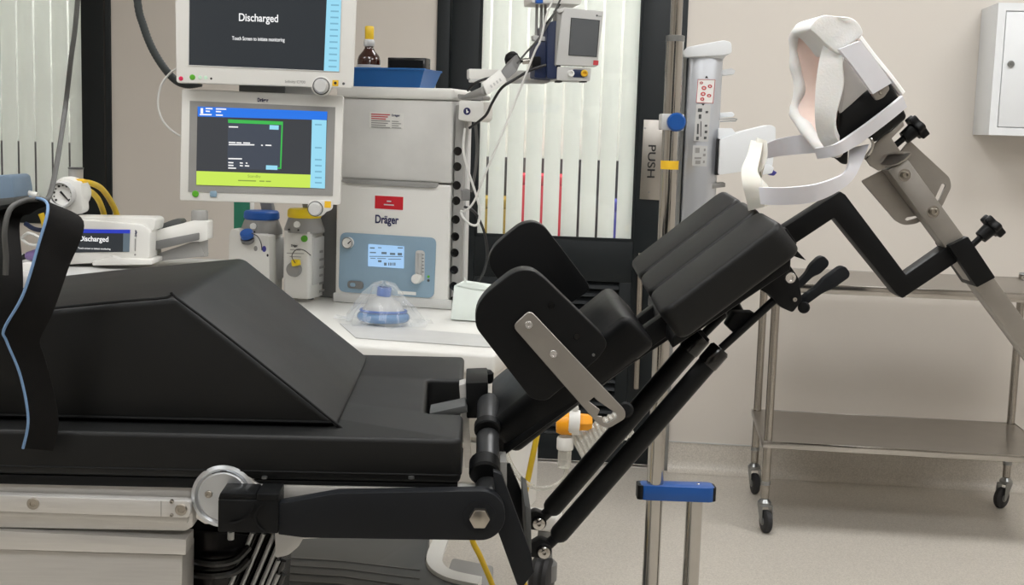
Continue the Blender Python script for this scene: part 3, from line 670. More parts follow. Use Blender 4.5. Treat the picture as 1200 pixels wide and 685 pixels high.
for q in ((1060, 205), (1093.5, 248)):
    c = B.at(q[0], q[1], .291); k = B.S(q[0], q[1], .291)
    w = obj('washer', lathe([(7.2*k, 0), (7.2*k, .0015), (0, .0015)], c, -B.v, 20), 'steel_bright', t)
    obj('socket_bolt', lathe([(4.6*k, .001), (4.6*k, .007), (4*k, .008), (2.4*k, .008), (2.2*k, .004), (0, .004)], c, -B.v, 16), 'screw', w)
br = obj('neck_bracket', slab(B, [(1013, 184), (1024, 170), (1034, 160), (1046, 152), (1058, 142), (1060, 147), (1045, 162), (1056, 178), (1067, 178), (1062, 188), (1030, 200), (1020, 194)], .30, .306, .0008), 'grey_steel', t)
obj('bracket_lip', grid([[H3(*p) for p in ((1030, 190, v), (1036, 181, v), (1046, 178, v-.01), (1058, 178, v-.018), (1068, 181, v-.02))] for v in (.298, .31)]+[[H3(*p) for p in ((1034, 194, .296), (1042, 195, .288), (1052, 193, .28), (1061, 188, .275), (1068, 181, .275))]], .003), 'grey_steel', br)
starknob('tilt_knob', (1047, 172), (1071, 152), .019, .013, 'moulded_black', t, .31)
# black cup behind the foam
cup = obj('black_cup', hexa([H3(979, 173, .185), H3(1057, 121, .19), H3(1046, 104, .44), H3(976, 150, .44)], [H3(984, 128, .185), H3(1040, 90, .19), H3(1030, 84, .42), H3(975, 115, .43)], .007, 3), 'moulded_black', t)
obj('cup_base', hexa([H3(1024, 168, .23), H3(1063, 138, .23), H3(1058, 132, .42), H3(1018, 160, .42)], [H3(1015, 158, .22), H3(1056, 122, .22), H3(1050, 116, .43), H3(1008, 150, .43)], .005, 3), 'moulded_black', cup)
obj('cup_tip', hexa([H3(986, 192, .27), H3(993, 193, .27), H3(993, 190, .33), H3(986, 190, .33)], [H3(966, 175, .26), H3(994, 172, .26), H3(994, 170, .36), H3(966, 172, .36)], .003, 2), 'moulded_black', cup)
obj('cup_band', ribbon([H3(*p) for p in ((958, 172, .25), (976, 169, .178), (1000, 154, .178), (1030, 132, .178), (1055, 112, .185))], [H3(*p) for p in ((962, 184, .26), (978, 182, .183), (1004, 168, .183), (1034, 146, .183), (1060, 125, .19))], .006, 8, 4), 'strap_white', cup)
# foam ring round the face opening
ring = [(988, 44, .2), (981, 62, .19), (974, 92, .185), (968, 122, .185), (966, 148, .19), (976, 168, .22), (980, 178, .28), (962, 172, .34), (944, 150, .4), (931, 131, .43), (938, 104, .43), (932, 72, .43), (932, 42, .42), (944, 34, .38), (962, 27, .32), (980, 31, .25)]
R3 = [H3(*p) for p in ring]
rs = spline(R3, 5, closed=True)
obj('foam_rim', tube(rs, .0105, 12, closed=True, rf=lambda s, i: .0098+.0009*math.sin(i*1.3)+.0012*math.sin(i*.5+1)), 'foam', t)
cen = sum(R3, Vector())/len(R3); bc = H3(1004, 106, .33)
rows = []
for s in (0, .25, .5, .75, .95):
    rows.append([p.lerp(bc + (p-cen)*.42, s) for p in rs])
sh = obj('padded_lining', grid(rows, .004, closed_u=True, capfill=True), 'mesh_pink', t)
# translucent side piece and top strap
obj('side_wing', grid([[H3(*p) for p in r] for r in (((985, 52, .185), (978, 92, .18), (979, 118, .18), (984, 132, .185)), ((994, 60, .178), (990, 92, .172), (989, 112, .175), (986, 131, .182)), ((1005, 75, .178), (1003, 92, .175), (999, 108, .178), (990, 127, .183)), ((1022, 100, .185), (1018, 103, .185), (1010, 109, .185), (997, 121, .186)))], .002), 'clear_plastic', t)
obj('foam_flap', ribbon([H3(*p) for p in ((969, 46, .2), (962, 68, .186), (957, 98, .184), (956, 132, .186), (961, 156, .2), (973, 173, .22))], [H3(*p) for p in ((993, 57, .18), (988, 74, .172), (989, 100, .17), (981, 132, .174), (981, 152, .18), (991, 172, .2))], .009, 8, 6), 'foam', t)
fbm = slab(B, rpoly([(947, 35), (953, 25), (967, 17), (983, 17), (997, 22), (1007, 31), (1013, 40), (1008, 47), (996, 54), (982, 63), (972, 52), (958, 42)], 5, 3), .165, .265, .02, 5, ang=40)
for vv in fbm.verts: vv.co += Vector((math.sin(vv.co.z*130+vv.co.y*90), math.sin(vv.co.x*120), math.cos(vv.co.x*110+vv.co.y*70)))*.0022
obj('foam_bridge', fbm, 'foam', t)
obj('side_strap', ribbon([H3(*p) for p in ((981, 58, .158), (1000, 82, .16), (1020, 110, .166))], [H3(*p) for p in ((1006, 48, .16), (1024, 72, .164), (1042, 97, .17))], .008, 8, 4), 'strap_white', t)
obj('back_strap', tube(spline([H3(*p) for p in ((1006, 44, .22), (1024, 68, .215), (1042, 90, .21), (1057, 110, .21))], 6), .0055, 8), 'foam', t)
wd2 = obj('strap_tab', slab(B, rpoly([(1021, 110), (1039, 96), (1043, 104), (1036, 114), (1027, 118)], 3), .168, .173, .0006), 'grey_steel', t)
screw(B, 1032, 108.5, 2.6, .168, wd2, 'steel_bright', 'tab_screw', .002)
obj('wire_loop', tube(spline([H3(*p) for p in ((1006, 165, .24), (1017, 160, .22), (1023, 168, .215), (1020, 178, .22), (1014, 186, .23))], 6), .0022, 8), 'steel_bright', t)
# ---- chin strap
t = thing('chin_strap', 'white padded chin strap looping below the foam head holder', 'strap', H3(885, 245, .25))
A_ = [H3(*p) for p in ((880, 164, .36), (876, 180, .3), (869, 198, .26), (870, 215, .24), (874, 232, .24), (877, 247, .245))]
C_ = [H3(*p) for p in ((894, 167, .36), (891, 184, .28), (888, 200, .235), (893, 213, .21), (895, 228, .205), (896, 242, .21))]
obj('chin_pad', ribbon(A_, C_, .012, 6, 4), 'foam_ivory', t)
obj('pad_back', ribbon([H3(*p) for p in ((884, 166, .37), (882, 185, .34), (884, 205, .3))], [H3(*p) for p in ((896, 170, .37), (896, 190, .34), (893, 208, .28))], .01, 6, 3), 'foam_ivory', t)
obj('near_band', ribbon([H3(*p) for p in ((890, 219, .2), (920, 219, .18), (955, 215, .17), (985, 204, .18), (993, 192, .2), (995, 176, .23))], [H3(*p) for p in ((892, 239, .2), (922, 239, .185), (958, 234, .178), (992, 215, .19), (1008, 192, .21), (1018, 171, .235))], .004, 8, 3), 'strap_white', t)
obj('far_band', ribbon([H3(*p) for p in ((893, 170, .38), (910, 163, .41), (940, 158, .42), (975, 160, .4))], [H3(*p) for p in ((897, 186, .38), (912, 183, .41), (942, 180, .42), (977, 178, .4))], .004, 8, 3), 'strap_white', t)
# ================================================================== ANAESTHESIA MACHINE
Mf = Frame(-14.5, 455, 300, 3.15)
TZ = Mf.at(455, 357, 0).z                       # work surface
t = thing('anaesthesia_machine', 'white and grey anaesthesia machine with pale blue control panel', 'machine', Mf.pt(Mf.U(455, 357), .2, 0)); AM = t
def mbox(name, u0, u1, v0, v1, z0, z1, m, parent, bevel=.003, seg=2):
    return obj(name, prism([Mf.pt(u0, v0, z0), Mf.pt(u1, v0, z0), Mf.pt(u1, v1, z0), Mf.pt(u0, v1, z0)], (0, 0, z1-z0), bevel, seg), m, parent)
bu0, bu1 = Mf.U(394, 230), Mf.U(528, 230)
zS = Mf.at(460, 213).z; zT = Mf.at(460, 116).z; zTT = Mf.at(460, 102).z
mbox('lower_body', bu0, bu1, 0, .15, TZ, zS-.002, 'dev_white', t, .006, 3)
mbox('upper_body', bu0, bu1, .004, .15, zS+.002, zT, 'dev_pale', t, .006, 3)
mbox('top_lid', bu0-.002, bu1+.004, -.004, .155, zT+.001, zTT, 'dev_white', t, .008, 3)
slot = obj('grip_slot', slab(Mf, rpoly([(401, 209), (514, 214.5), (511, 219.5), (506, 220.5), (406, 214.5), (401, 212)], 2), -.006, .002, .001), 'dev_grey', t)
mbox('base_plinth', bu0-.004, bu1+.01, -.004, .15, TZ-.001, TZ+.022, 'dev_light', t, .003)
mbox('side_column', bu0-.075, bu0-.004, .06, .3, TZ, TZ+.26, 'dev_mid', t, .003)
# perforated equipment rail on the right flank
ru0, ru1 = bu1+.006, bu1+.03
rl = mbox('equipment_rail', ru0, ru1, .005, .02, TZ+.01, zT-.01, 'dev_grey', t, .002)
mbox('rail_channel', ru0, ru1+.004, .022, .05, TZ, zT-.005, 'dev_light', rl, .002)
for py in (177, 195, 217, 235, 257, 277, 296, 316, 335, 352):
    c = Mf.at(536.5 - (py-177)*.03, py, .005)
    obj('rail_hole', lathe([(.0105, 0), (.0105, .0012), (.008, .0012), (.007, .0002), (0, .0002)], c, -Mf.v, 14), 'gloss_black', rl)
# markings
def flat_(F, pts, v, m, parent, name, d=.0006): return obj(name, slab(F, pts, v-d, v), m, parent, smooth=0)
text(Mf, 'Dräger', 453.5, 258.5, 29, 13, -.0005, 'logo_navy', t, bold=.025)
lb_ = obj('red_label', slab(Mf, [(439.5, 229), (472.5, 230.7), (472, 246), (439.2, 244)], -.0012, .0), 'red_label', t)
flat_(Mf, [(453.3, 234.8), (458.3, 235), (458.3, 236.6), (453.3, 236.4)], -.0013, 'dev_light', lb_, 'print_line'); flat_(Mf, [(449.8, 238.8), (461.5, 239.6), (461.5, 241), (449.8, 240.2)], -.0013, 'dev_light', lb_, 'print_line')
tl = obj('type_label', slab(Mf, [(433, 131), (473, 133), (472.5, 151), (432.8, 149)], .0032, .004), 'dev_white', t)
for i in range(7):
    y = 133+i*2.5; m_ = 'ink_red' if i < 3 else 'dev_grey'
    obj('label_line', slab(Mf, [(435, y), (457-(i % 3)*2.5, y+.9), (457-(i % 3)*2.5, y+2.1), (435, y+1.2)], .0024, .003), m_, tl)
    if i > 2: obj('label_line', slab(Mf, [(459, y+1), (470-(i % 2)*3, y+1.5), (470-(i % 2)*3, y+2.4), (459, y+1.9)], .0024, .003), 'dev_grey', tl)
text(Mf, 'Dräger', 464, 135.5, 10, 3.4, .003, 'logo_navy', tl, bold=.02)
# control panel
cp = obj('control_panel', slab(Mf, rpoly([(398.5, 272), (511, 278.5), (508, 349.5), (396.5, 341.5)], 8, 6), -.004, .001, .001), 'panel_blue', t)
lcd = obj('lcd', slab(Mf, [(431.5, 285.8), (473.5, 288.5), (473, 314.5), (431.2, 311.8)], -.0052, -.003), 'scr_lcd', cp)
for (x0, y0, x1, y1) in ((433.5, 289.5, 439, 291), (433.5, 295, 440.5, 296.3), (443, 289.5, 447, 290.5), (447, 295, 453, 297.5), (457, 296, 463, 298.5), (466, 296, 471, 299), (434, 302, 440, 302.8), (442, 302.2, 452, 303), (455, 303, 470, 303.8), (443, 304.5, 447, 307), (433, 299.8, 472, 300.6), (466, 289.5, 472, 290.8)):
    obj('lcd_mark', slab(Mf, [(x0, y0), (x1, y0+.2), (x1, y1+.2), (x0, y1)], -.0057, -.0051), 'scr_ink', lcd)
[obj('lcd_mark', slab(Mf, [(x, 307.5), (x+w, 307.6), (x+w, 311), (x, 310.9)], -.0057, -.0051), 'scr_ink', lcd) for x, w in ((450, 3), (455, 1.2), (457.2, 1.6), (460, 1.2), (462, 1.4))]
k = Mf.S(409, 284)
g = obj('pressure_gauge', lathe([(6.4*k, 0), (6.4*k, .012), (5.4*k, .014), (5*k, .011), (0, .011)], Mf.at(409, 284, -.004), -Mf.v, 28), 'dev_white', cp)
obj('gauge_rim', lathe([(6.5*k, .010), (6.9*k, .0135), (6.0*k, .0145), (5.6*k, .0135)], Mf.at(409, 284, -.004), -Mf.v, 28, caps=False), 'zinc', g)
obj('needle', slab(Mf, [(407, 285), (411, 281.5), (411.6, 282.2), (408, 286)], -.0165, -.0158), 'ink_black', g)
obj('rocker_switch', slab(Mf, rpoly([(407, 328.5), (425.5, 329.8), (425.3, 338.8), (406.8, 337.5)], 4), -.008, -.003, .001), 'dev_mid', cp)
obj('rocker_key', slab(Mf, rpoly([(410, 331), (416, 331.4), (416, 336), (410, 335.6)], 2), -.0105, -.007, .001), 'panel_blue', cp)
ft = obj('flow_tube', slab(Mf, rpoly([(486.8, 293), (497.5, 293.7), (497, 330), (486, 329)], 4), -.007, -.003, .001), 'dev_light', cp)
obj('flow_glass', cyl(Mf.at(492, 296, -.011), Mf.at(491.5, 321, -.011), .0055, 14, .001), 'clear_plastic', ft)
for i in range(6): obj('flow_tick', slab(Mf, [(494.5, 298+i*4), (496.5, 298.1+i*4), (496.5, 298.7+i*4), (494.5, 298.6+i*4)], -.0078, -.007), 'ink_black', ft)
k = Mf.S(490, 326)
obj('flow_knob', lathe([(5.8*k, 0), (6*k, .004), (5.6*k, .018), (4.6*k, .021), (0, .021)], Mf.at(489.8, 326, -.006), -Mf.v, 24), 'dev_white', ft)
obj('caution_label', slab(Mf, [(466, 340.5), (487.5, 342), (487.4, 345.8), (466, 344.3)], -.0046, -.0038), 'paper_white', cp)
for x, y, m_ in ((502, 324, 'led_green'), (502, 328.5, 'dev_dark')): obj('panel_mark', slab(Mf, circ(x, y, 1.6, 10), -.0048, -.0038), m_, cp)
# work surface
def onM(u, v, z): return Mf.pt(u, v, z)
tu0, tu1 = bu0-.32, Mf.U(604, 400, -.4)
wt = mbox('work_surface', tu0, tu1, -.56, .17, TZ-.045, TZ-.002, 'dev_white', t, .008, 3)
ins = [onz(x, y, TZ-.001) for x, y in ((398, 379), (572, 393), (590, 408), (417, 396))]
obj('surface_inlay', prism(ins, (0, 0, .0012)), 'dev_light', wt)
mbox('surface_apron', tu0+.01, tu1-.01, -.545, -.2, TZ-.13, TZ-.046, 'dev_white', t, .006, 3)
CZ = .475
mbox('drawer_cabinet', tu0+.1, Mf.U(598, 540, -.3), -.3, -.03, CZ, TZ-.13, 'dev_white', t, .006, 3)
dz = (TZ-.14-CZ)/3
for i in range(3):
    d_ = mbox('drawer', tu0+.12, Mf.U(592, 540, -.3), -.316, -.302, CZ+.008+i*dz, CZ+(i+1)*dz-.004, 'dev_white', t, .004)
    mbox('drawer_grip', tu0+.3, tu0+.5, -.33, -.317, CZ+dz*(i+.7), CZ+dz*(i+.7)+.015, 'dev_grey', d_, .003)
# foot of the machine: ridged dark deck inside a white rim
fz = .26
rim = rpoly([onz(x, y, fz).xy for x, y in ((296, 634), (504, 622), (497, 662), (528, 677), (600, 693), (600, 760), (286, 760))], [0, .02, .05, .05, 0, 0, 0])
dk = obj('foot_deck', prism([(x, y, fz-.06) for x, y in rim], (0, 0, .06), .004), 'dev_dark', t)
for i in range(6):
    obj('deck_ridge', tube([onz(318, 652+9*i, fz+.001), onz(400, 657+9*i, fz+.001), onz(492, 668+10*i, fz+.001)], .0022, 6), 'dev_mid', dk)
obj('foot_rim', ribbon([onz(x, y, fz+.01) for x, y in ((508, 630), (500, 650), (504, 664), (524, 676), (560, 684))], [onz(x, y, fz+.005) for x, y in ((526, 630), (519, 650), (520, 660), (532, 668), (565, 675))], .02, 6, 3), 'dev_white', t)
for i, (x, y) in enumerate(((634, 700), (360, 740))):
    b0 = onz(x, y, .0); wc = b0+Vector((0, 0, .062))
    w_ = obj('castor_wheel', lathe([(.02, -.03), (.05, -.03), (.06, -.024), (.062, -.012), (.055, -.003), (.055, .003), (.062, .012), (.06, .024), (.05, .03), (.02, .03)], wc, Mf.u, 28), 'rubber', t)
    obj('castor_hood', lathe([(.02, .05), (.04, .05), (.04, .1), (.025, .115), (.02, .2)], b0+Mf.v*.02, (0, 0, 1), 20), 'dev_mid', w_)
    if i == 0: obj('foot_leg', prism([b0+Mf.u*a+Mf.v*b+Vector((0, 0, .2)) for a, b in ((-.6, 0), (.04, 0), (.04, .08), (-.6, .08))], (0, 0, .05), .01, 3), 'dev_white', t)
# foot pedal and yellow hose
tag(obj('foot_pedal', prism([onz(x, y, .12) for x, y in rpoly([(524, 684), (530, 667), (578, 677), (576, 700), (522, 700)], 3)], (0, 0, .035), .004, 2), 'dev_grey'), 'grey ribbed foot pedal on the floor under the black side arm', 'pedal')
# bracket with a round badge on the rail
br = obj('rail_bracket', slab(Mf, rpoly([(538, 117.5), (567, 118.5), (566.5, 139), (562, 143), (545, 142), (537, 140)], 2), -.03, .05, .003), 'dev_white', t)
k = Mf.S(547, 130); bd = obj('badge', lathe([(4.2*k, 0), (4.2*k, .001), (0, .001)], Mf.at(547.3, 130.3, -.03), -Mf.v, 20), 'logo_navy', br)
obj('badge_mark', slab(Mf, [(546.2, 128), (547.6, 128), (547.8, 130), (549.2, 130.4), (548.5, 132), (546.4, 132.5)], -.032, -.0312), 'paper_white', bd)
obj('bracket_top', slab(Mf, rpoly([(536, 110), (566, 112), (566, 117), (537, 116.5)], 2), -.025, .04, .002), 'dev_grey', br)
# ---------------- blue tray, bottle, box
v0 = .02; tz0 = zTT+.001
ub0, ub1 = Mf.U(414, 90, v0), Mf.U(492, 92, v0)
tzt = tz0+.043
def opentray(name, m, label):
    bm = bmesh.new()
    bt = [Mf.pt(u, v, tz0) for u, v in ((ub0, v0), (ub1, v0), (ub1, v0+.11), (ub0, v0+.11))]
    tt = [Mf.pt(u, v, tzt) for u, v in ((ub0-.012, v0-.015), (ub1+.016, v0-.015), (ub1+.016, v0+.12), (ub0-.012, v0+.12))]
    vs = [bm.verts.new(p) for p in bt+tt]
    for f in ((0,1,2,3),(0,4,5,1),(1,5,6,2),(2,6,7,3),(3,7,4,0)): bm.faces.new([vs[i] for i in f])
    bmesh.ops.recalc_face_normals(bm, faces=bm.faces); bmesh.ops.solidify(bm, geom=bm.faces[:], thickness=.003)
    tr = thing(name, label, 'tray', (bt[0]+bt[2])/2)
    o = obj('tray_body', bm, m, tr, smooth=30)
    obj('tray_lip', tube(tt, .003, 6, closed=True), m, tr)
opentray('blue_tray', 'blue_tray', 'blue plastic tray on top of the anaesthesia machine')
bpos = Mf.at(432, 95, v0+.05); bpos.z = tz0+.004; k = Mf.S(432, 80, v0+.05)
t = thing('medicine_bottle', 'small amber medicine bottle with yellow cap in the blue tray', 'bottle', bpos)
hB = Mf.at(432, 56.5, v0+.05).z-bpos.z
obj('glass_body', lathe([(0, 0), (13*k, 0), (13.4*k, .004), (13.4*k, hB-14*k), (12*k, hB-9*k), (7*k, hB-3*k), (5.2*k, hB), (5.2*k, hB+4*k), (0, hB+4*k)], bpos, seg=28), 'amber', t)
obj('neck_ring', lathe([(5.6*k, hB+2*k), (6.4*k, hB+3*k), (6.4*k, hB+8*k), (5.4*k, hB+10*k)], bpos, seg=24), 'dev_light', t)
obj('yellow_cap', lathe([(4.9*k, hB+10*k), (5.2*k, hB+11*k), (5.2*k, hB+24*k), (4.6*k, hB+25*k), (0, hB+25*k)], bpos, seg=24), 'cap_yellow', t)
obj('paper_label', lathe([(13.5*k, .005), (13.5*k, hB-19*k)], bpos, seg=28, caps=False), 'dev_light', t)
bb = thing('small_black_box', 'small black box standing in the blue tray', 'box', Mf.pt(Mf.U(476, 80, v0+.05), v0+.07, tz0+.004))
u0, u1 = Mf.U(454, 80, v0+.05), Mf.U(498.5, 80, v0+.05); z1 = Mf.at(476, 67.5, v0+.05).z
obj('case', prism([Mf.pt(u, v, tz0+.004) for u, v in ((u0, v0+.05), (u1, v0+.05), (u1, v0+.09), (u0, v0+.09))], (0, 0, z1-tz0-.004), .002), 'gloss_black', bb)
obj('window', prism([Mf.pt(u, v0+.049, z) for u, z in ((u0+.006, tz0+.05), (u1-.006, tz0+.05), (u1-.006, z1-.006), (u0+.006, z1-.006))], Mf.v*.002), 'moulded_black', bb)
# ---------------- vaporizers
def vaporizer(name, label, x0, x1, ytop, ybot, cx, ydial, dialmat, rpx, v, side, blue):
    F = Mf; u0, u1 = F.U(x0, (ytop+ybot)/2, v), F.U(x1, (ytop+ybot)/2, v); zt = F.at(x0, ytop, v).z; k = F.S(cx, ytop, v)
    zb = TZ+.002
    t = thing(name, label, 'vaporizer', F.pt((u0+u1)/2, v+side/2, zb), 'vaporizers')
    bd = rpoly([(u0, v+side), (u0, v+.012), (u0+.008, v), (u1-.004, v), (u1, v+.008), (u1, v+side)], .006, 3)
    obj('body', prism([F.pt(a, b, zb+.006) for a, b in bd], (0, 0, zt-zb-.006), .004), 'dev_white', t)
    obj('side_cheek', prism([F.pt(u1-.001, v+.014, zb+.04), F.pt(u1+.004, v+.014, zb+.04), F.pt(u1+.004, v+side-.004, zb+.04), F.pt(u1-.001, v+side-.004, zb+.04)], (0, 0, zt-zb-.055), .001), 'dev_light', t)
    for uu in (u0+.02, u1-.015): obj('foot', lathe([(.008, 0), (.008, .032)], F.pt(uu, v+side*.5, zb), seg=12), 'rubber', t)
    c = F.pt((u0+u1)/2+.004, v+side*.5, zt)
    sk = obj('dial_skirt', lathe([(rpx*k*1.05, -.004), (rpx*k*1.05, .004), (rpx*k*.86, .03), (rpx*k*.78, .034), (0, .034)], c, seg=36), 'dev_grey', t)
    prof = [(rpx*k*.8, .033)]
    dl = obj('dial', lathe([(rpx*k*.84, .032), (rpx*k*.9, .036), (rpx*k*.88, .05), (rpx*k*.8, .054), (0, .054)], c, seg=36), dialmat, t)
    obj('zero_button', lathe([(.0085, 0), (.0085, .003), (.006, .004), (0, .004)], c+F.v*(-rpx*k*.93)+Vector((0, 0, .017)), -F.v, 18), 'paper_white', sk)
    for a in (-.35, .1): obj('dial_mark', box(c+F.v*(-rpx*k*1.03)+F.u*(.02*a/.35)+Vector((0, 0, .004)), (.004, .003, .004), F), 'ink_black', sk)
    obj('locking_lever', prism([c+F.u*a+F.v*(side*.35)+Vector((0, 0, b)) for a, b in ((-.012, .02), (.02, .02), (.006, .085), (-.026, .085))], F.v*.02, .003), 'dev_mid', t)
    return t, F, u0, u1, zt, zb
t, F, u0, u1, zt, zb = vaporizer('vaporizer', 'grey and white vaporizer with yellow dial, right of the pair', 330, 363, 270, 345, 353, 250, 'dial_yellow', 22.5, -.05, .085, False)
text(F, 'Dräger', 345, 288, 8, 3.4, -.0508, 'ink_black', t, bold=.02)
for y, w in ((292, 12), (296, 20), (300, 13)): obj('print_line', slab(F, [(346-w/2, y), (346+w/2, y+.6), (346+w/2, y+1.4), (346-w/2, y+.8)], -.0508, -.0500), 'dev_grey', t)
k = F.S(346, 314)
fc = obj('filler_cap', lathe([(8.5*k, 0), (9*k, .006), (8*k, .016), (4*k, .018), (0, .018)], F.at(346, 315, -.05), -F.v, 24), 'dev_grey', t)
obj('filler_key', slab(F, rpoly([(341, 304), (349, 304.5), (350, 311), (342, 312)], 1.5), -.075, -.06, .001), 'dial_yellow', fc)
obj('leash', tube(spline([F.at(346, 308, -.075), F.at(342, 300, -.08), F.at(347, 292.5, -.08), F.at(356, 293, -.075), F.at(364, 299, -.055)], 6), .0012, 6), 'cable_grey', fc)
obj('level_mark', slab(F, circ(356.5, 279.5, 4, 18), -.0512, -.0500), 'led_green', t)
for i in range(6): obj('side_mark', prism([F.pt(u1+.0045, .0+a, z_) for a, z_ in ((0, zt-.05-i*.02), (.02+.006*(i % 3), zt-.05-i*.02), (.02+.006*(i % 3), zt-.056-i*.02), (0, zt-.056-i*.02))], F.u*.0008), 'dev_grey', t)
t, F, u0, u1, zt, zb = vaporizer('vaporizer', 'grey and white vaporizer with blue dial, left of the pair', 277, 312, 272, 335, 301, 246, 'dial_blue', 23.5, -.03, .1, True)
k = F.S(290, 278)
obj('side_housing', slab(F, rpoly([(268.5, 274), (272, 267), (279, 270), (284, 273.5), (315, 276), (316, 335), (267.5, 330)], 3), -.06, -.02, .005, 3), 'dev_white', t)
fc = obj('filler_cap', lathe([(7.4*k, 0), (7.6*k, .012), (6.4*k, .015), (0, .015)], F.at(290, 277, -.062), F.z*1.0-F.v*.6, 24), 'dial_blue', t)
obj('filler_skirt', lathe([(7.8*k, -.008), (8*k, .001)], F.at(290, 279, -.062), F.z*1.0-F.v*.6, 24), 'dev_mid', fc)
obj('leash', tube(spline([F.at(295, 273, -.075), F.at(302, 277, -.08), F.at(306, 285, -.075), F.at(307, 293, -.065)], 6), .0012, 6), 'cable_grey', fc)
for q in ((299.5, 291, 2.6, 'dev_grey'), (309.5, 291.5, 3, 'lav'), (313.5, 299, 1.4, 'ink_black')): obj('print_mark', slab(F, circ(q[0], q[1], q[2]*.8, 14, q[2]*1.2), -.0608, -.0600), q[3], t)
gb = thing('green_folder', 'green upright folder standing behind the blue-dial vaporizer', 'folder', Mf.pt(Mf.U(283, 250, .12), .13, TZ))
u0, u1 = Mf.U(273.5, 250, .12), Mf.U(292, 250, .12); zt = Mf.at(283, 232, .12).z
obj('cover', prism([Mf.pt(u, v, TZ) for u, v in ((u0, .12), (u1, .12), (u1, .15), (u0, .15))], (0, 0, zt-TZ), .003), 'green', gb)
obj('pages', prism([Mf.pt(u, v, TZ+.004) for u, v in ((u0+.004, .124), (u1+.002, .124), (u1+.002, .146), (u0+.004, .146))], (0, 0, zt-TZ-.01)), 'paper_white', gb)
# ================================================================== UPPER MONITOR
def flat(F, pts, v, m, parent, name, d=.0006): return obj(name, slab(F, pts, v-d, v), m, parent, smooth=0)
S1 = Frame(3, 310, 50, 2.86)
t = thing('patient_monitor', 'large white monitor reading Discharged, above the other screen', 'monitor', S1.at(310, 101, .05))
scr1 = [(222.5, -78), (402.5, -75), (397.5, 84), (221, 76.5)]
obj('bezel', slab(S1, rpoly([(204, -96), (421, -93), (413.5, 103.5), (206.5, 97)], 4), 0, .02, .004, 3, holes=None), 'dev_white', t)
obj('rear_shell', slab(S1, rpoly([(212, -88), (412, -85), (406, 96), (213, 91)], 6), .02, .075, .01, 3), 'dev_light', t)
sc_ = flat(S1, scr1, -.0004, 'scr_dark', t, 'screen')
obj('screen_edge', tube([S1.at(x, y, -.0004) for x, y in scr1], .0016, 6, closed=True), 'dev_light', t)
st = flat(S1, [(386, -75.3), (402, -75), (397.3, 83.7), (379.5, 82.8)], -.0014, 'scr_cyan', sc_, 'soft_key_bar')
for i in range(11):
    y = 5+i*7.2
    flat(S1, [(388-.04*y, y), (397.5-.04*y, y+.3), (397.5-.04*y, y+2.1), (388-.04*y, y+1.8)], -.0022, 'scr_keytext', st, 'key_label')
text(S1, 'Discharged', 303, 22.3, 44.5, 11.5, -.0012, 'scr_white', sc_, bold=.012)
text(S1, 'Touch Screen to initiate monitoring', 302.8, 46.3, 60, 5.6, -.0012, 'scr_white', sc_, bold=.01)
text(S1, 'Infinity C700', 346, 96.3, 23, 4, -.0004, 'dev_grey', t)
k = S1.S(376, 100)
kn = obj('rotary_knob', lathe([(9*k, -.006), (9*k, .004), (8.4*k, .006), (7.6*k, .022), (6.6*k, .025), (0, .025)], S1.at(376.5, 101, .0), -S1.v, 30), 'dev_light', t)
obj('knob_collar', lathe([(9.8*k, 0), (9.8*k, .004), (8.6*k, .0045)], S1.at(376.5, 101, .0), -S1.v, 30, caps=False), 'ink_black', kn)
obj('knob_plate', slab(S1, circ(376.5, 100.5, 12, 28), -.0006, .02, .002), 'dev_white', t)
yl = flat(S1, [(389.5, 93.8), (396.6, 94), (396.4, 100.8), (389.3, 100.6)], -.0004, 'sticker_yellow', t, 'yellow_sticker')
flat(S1, circ(393, 97.3, 1.7, 10), -.0014, 'ink_black', yl, 'sticker_mark')
for x, y, r, m_ in ((212, 92, 2.6, 'led_red'), (225.5, 90.5, 3.3, 'led_green'), (234.3, 90.7, 2.2, 'led_pale'), (241, 91, 2.2, 'led_pale'), (247.5, 92, 1.3, 'ink_black'), (402.6, 98, 1.6, 'dev_dark')):
    obj('indicator', lathe([(r*k, 0), (r*k*.8, .0015), (0, .002)], S1.at(x, y, 0), -S1.v, 14), m_, t)
# ================================================================== LOWER MONITOR
S2 = Frame(3, 310, 170, 2.9)
t = thing('ventilator_display', 'white framed touchscreen with blue and lime bars below the upper monitor', 'monitor', S2.at(306, 238, .05))
obj('bezel', slab(S2, rpoly([(213, 104), (402.5, 112), (398.5, 240), (210.3, 234.8)], 3), 0, .02, .004, 3), 'dev_white', t)
obj('rear_shell', slab(S2, rpoly([(222, 110), (394, 118), (390, 232), (220, 228)], 5), .02, .07, .01, 3), 'dev_light', t)
bz_ = flat(S2, [(222.5, 118), (393, 125.5), (390, 229.5), (220.5, 224.5)], -.0002, 'dev_grey', t, 'screen_surround', .0012)
sc_ = flat(S2, [(231.5, 124.7), (383.7, 130.6), (380.7, 220.8), (229.8, 216.4)], -.0016, 'scr_gray', t, 'screen')
hd = flat(S2, [(231.5, 124.7), (383.7, 130.6), (383, 140.6), (231.8, 136.4)], -.0024, 'scr_blue', sc_, 'title_bar')
flat(S2, [(235, 126.5), (238, 126.7), (238, 133), (235, 132.8)], -.0032, 'scr_white', hd, 'patient_icon')
for x, y, w in ((241, 126.3, 8), (253, 126.8, 12), (241, 129.4, 5), (253, 129.8, 6), (234, 133.3, 14), (253, 133.9, 8)): flat(S2, [(x, y), (x+w, y+.3), (x+w, y+1.8), (x, y+1.5)], -.0032, 'scr_white', hd, 'title_text')
flat(S2, [(365.6, 140), (382.7, 140.8), (380.7, 220.8), (363.6, 220)], -.0024, 'scr_cyan', sc_, 'side_bar')
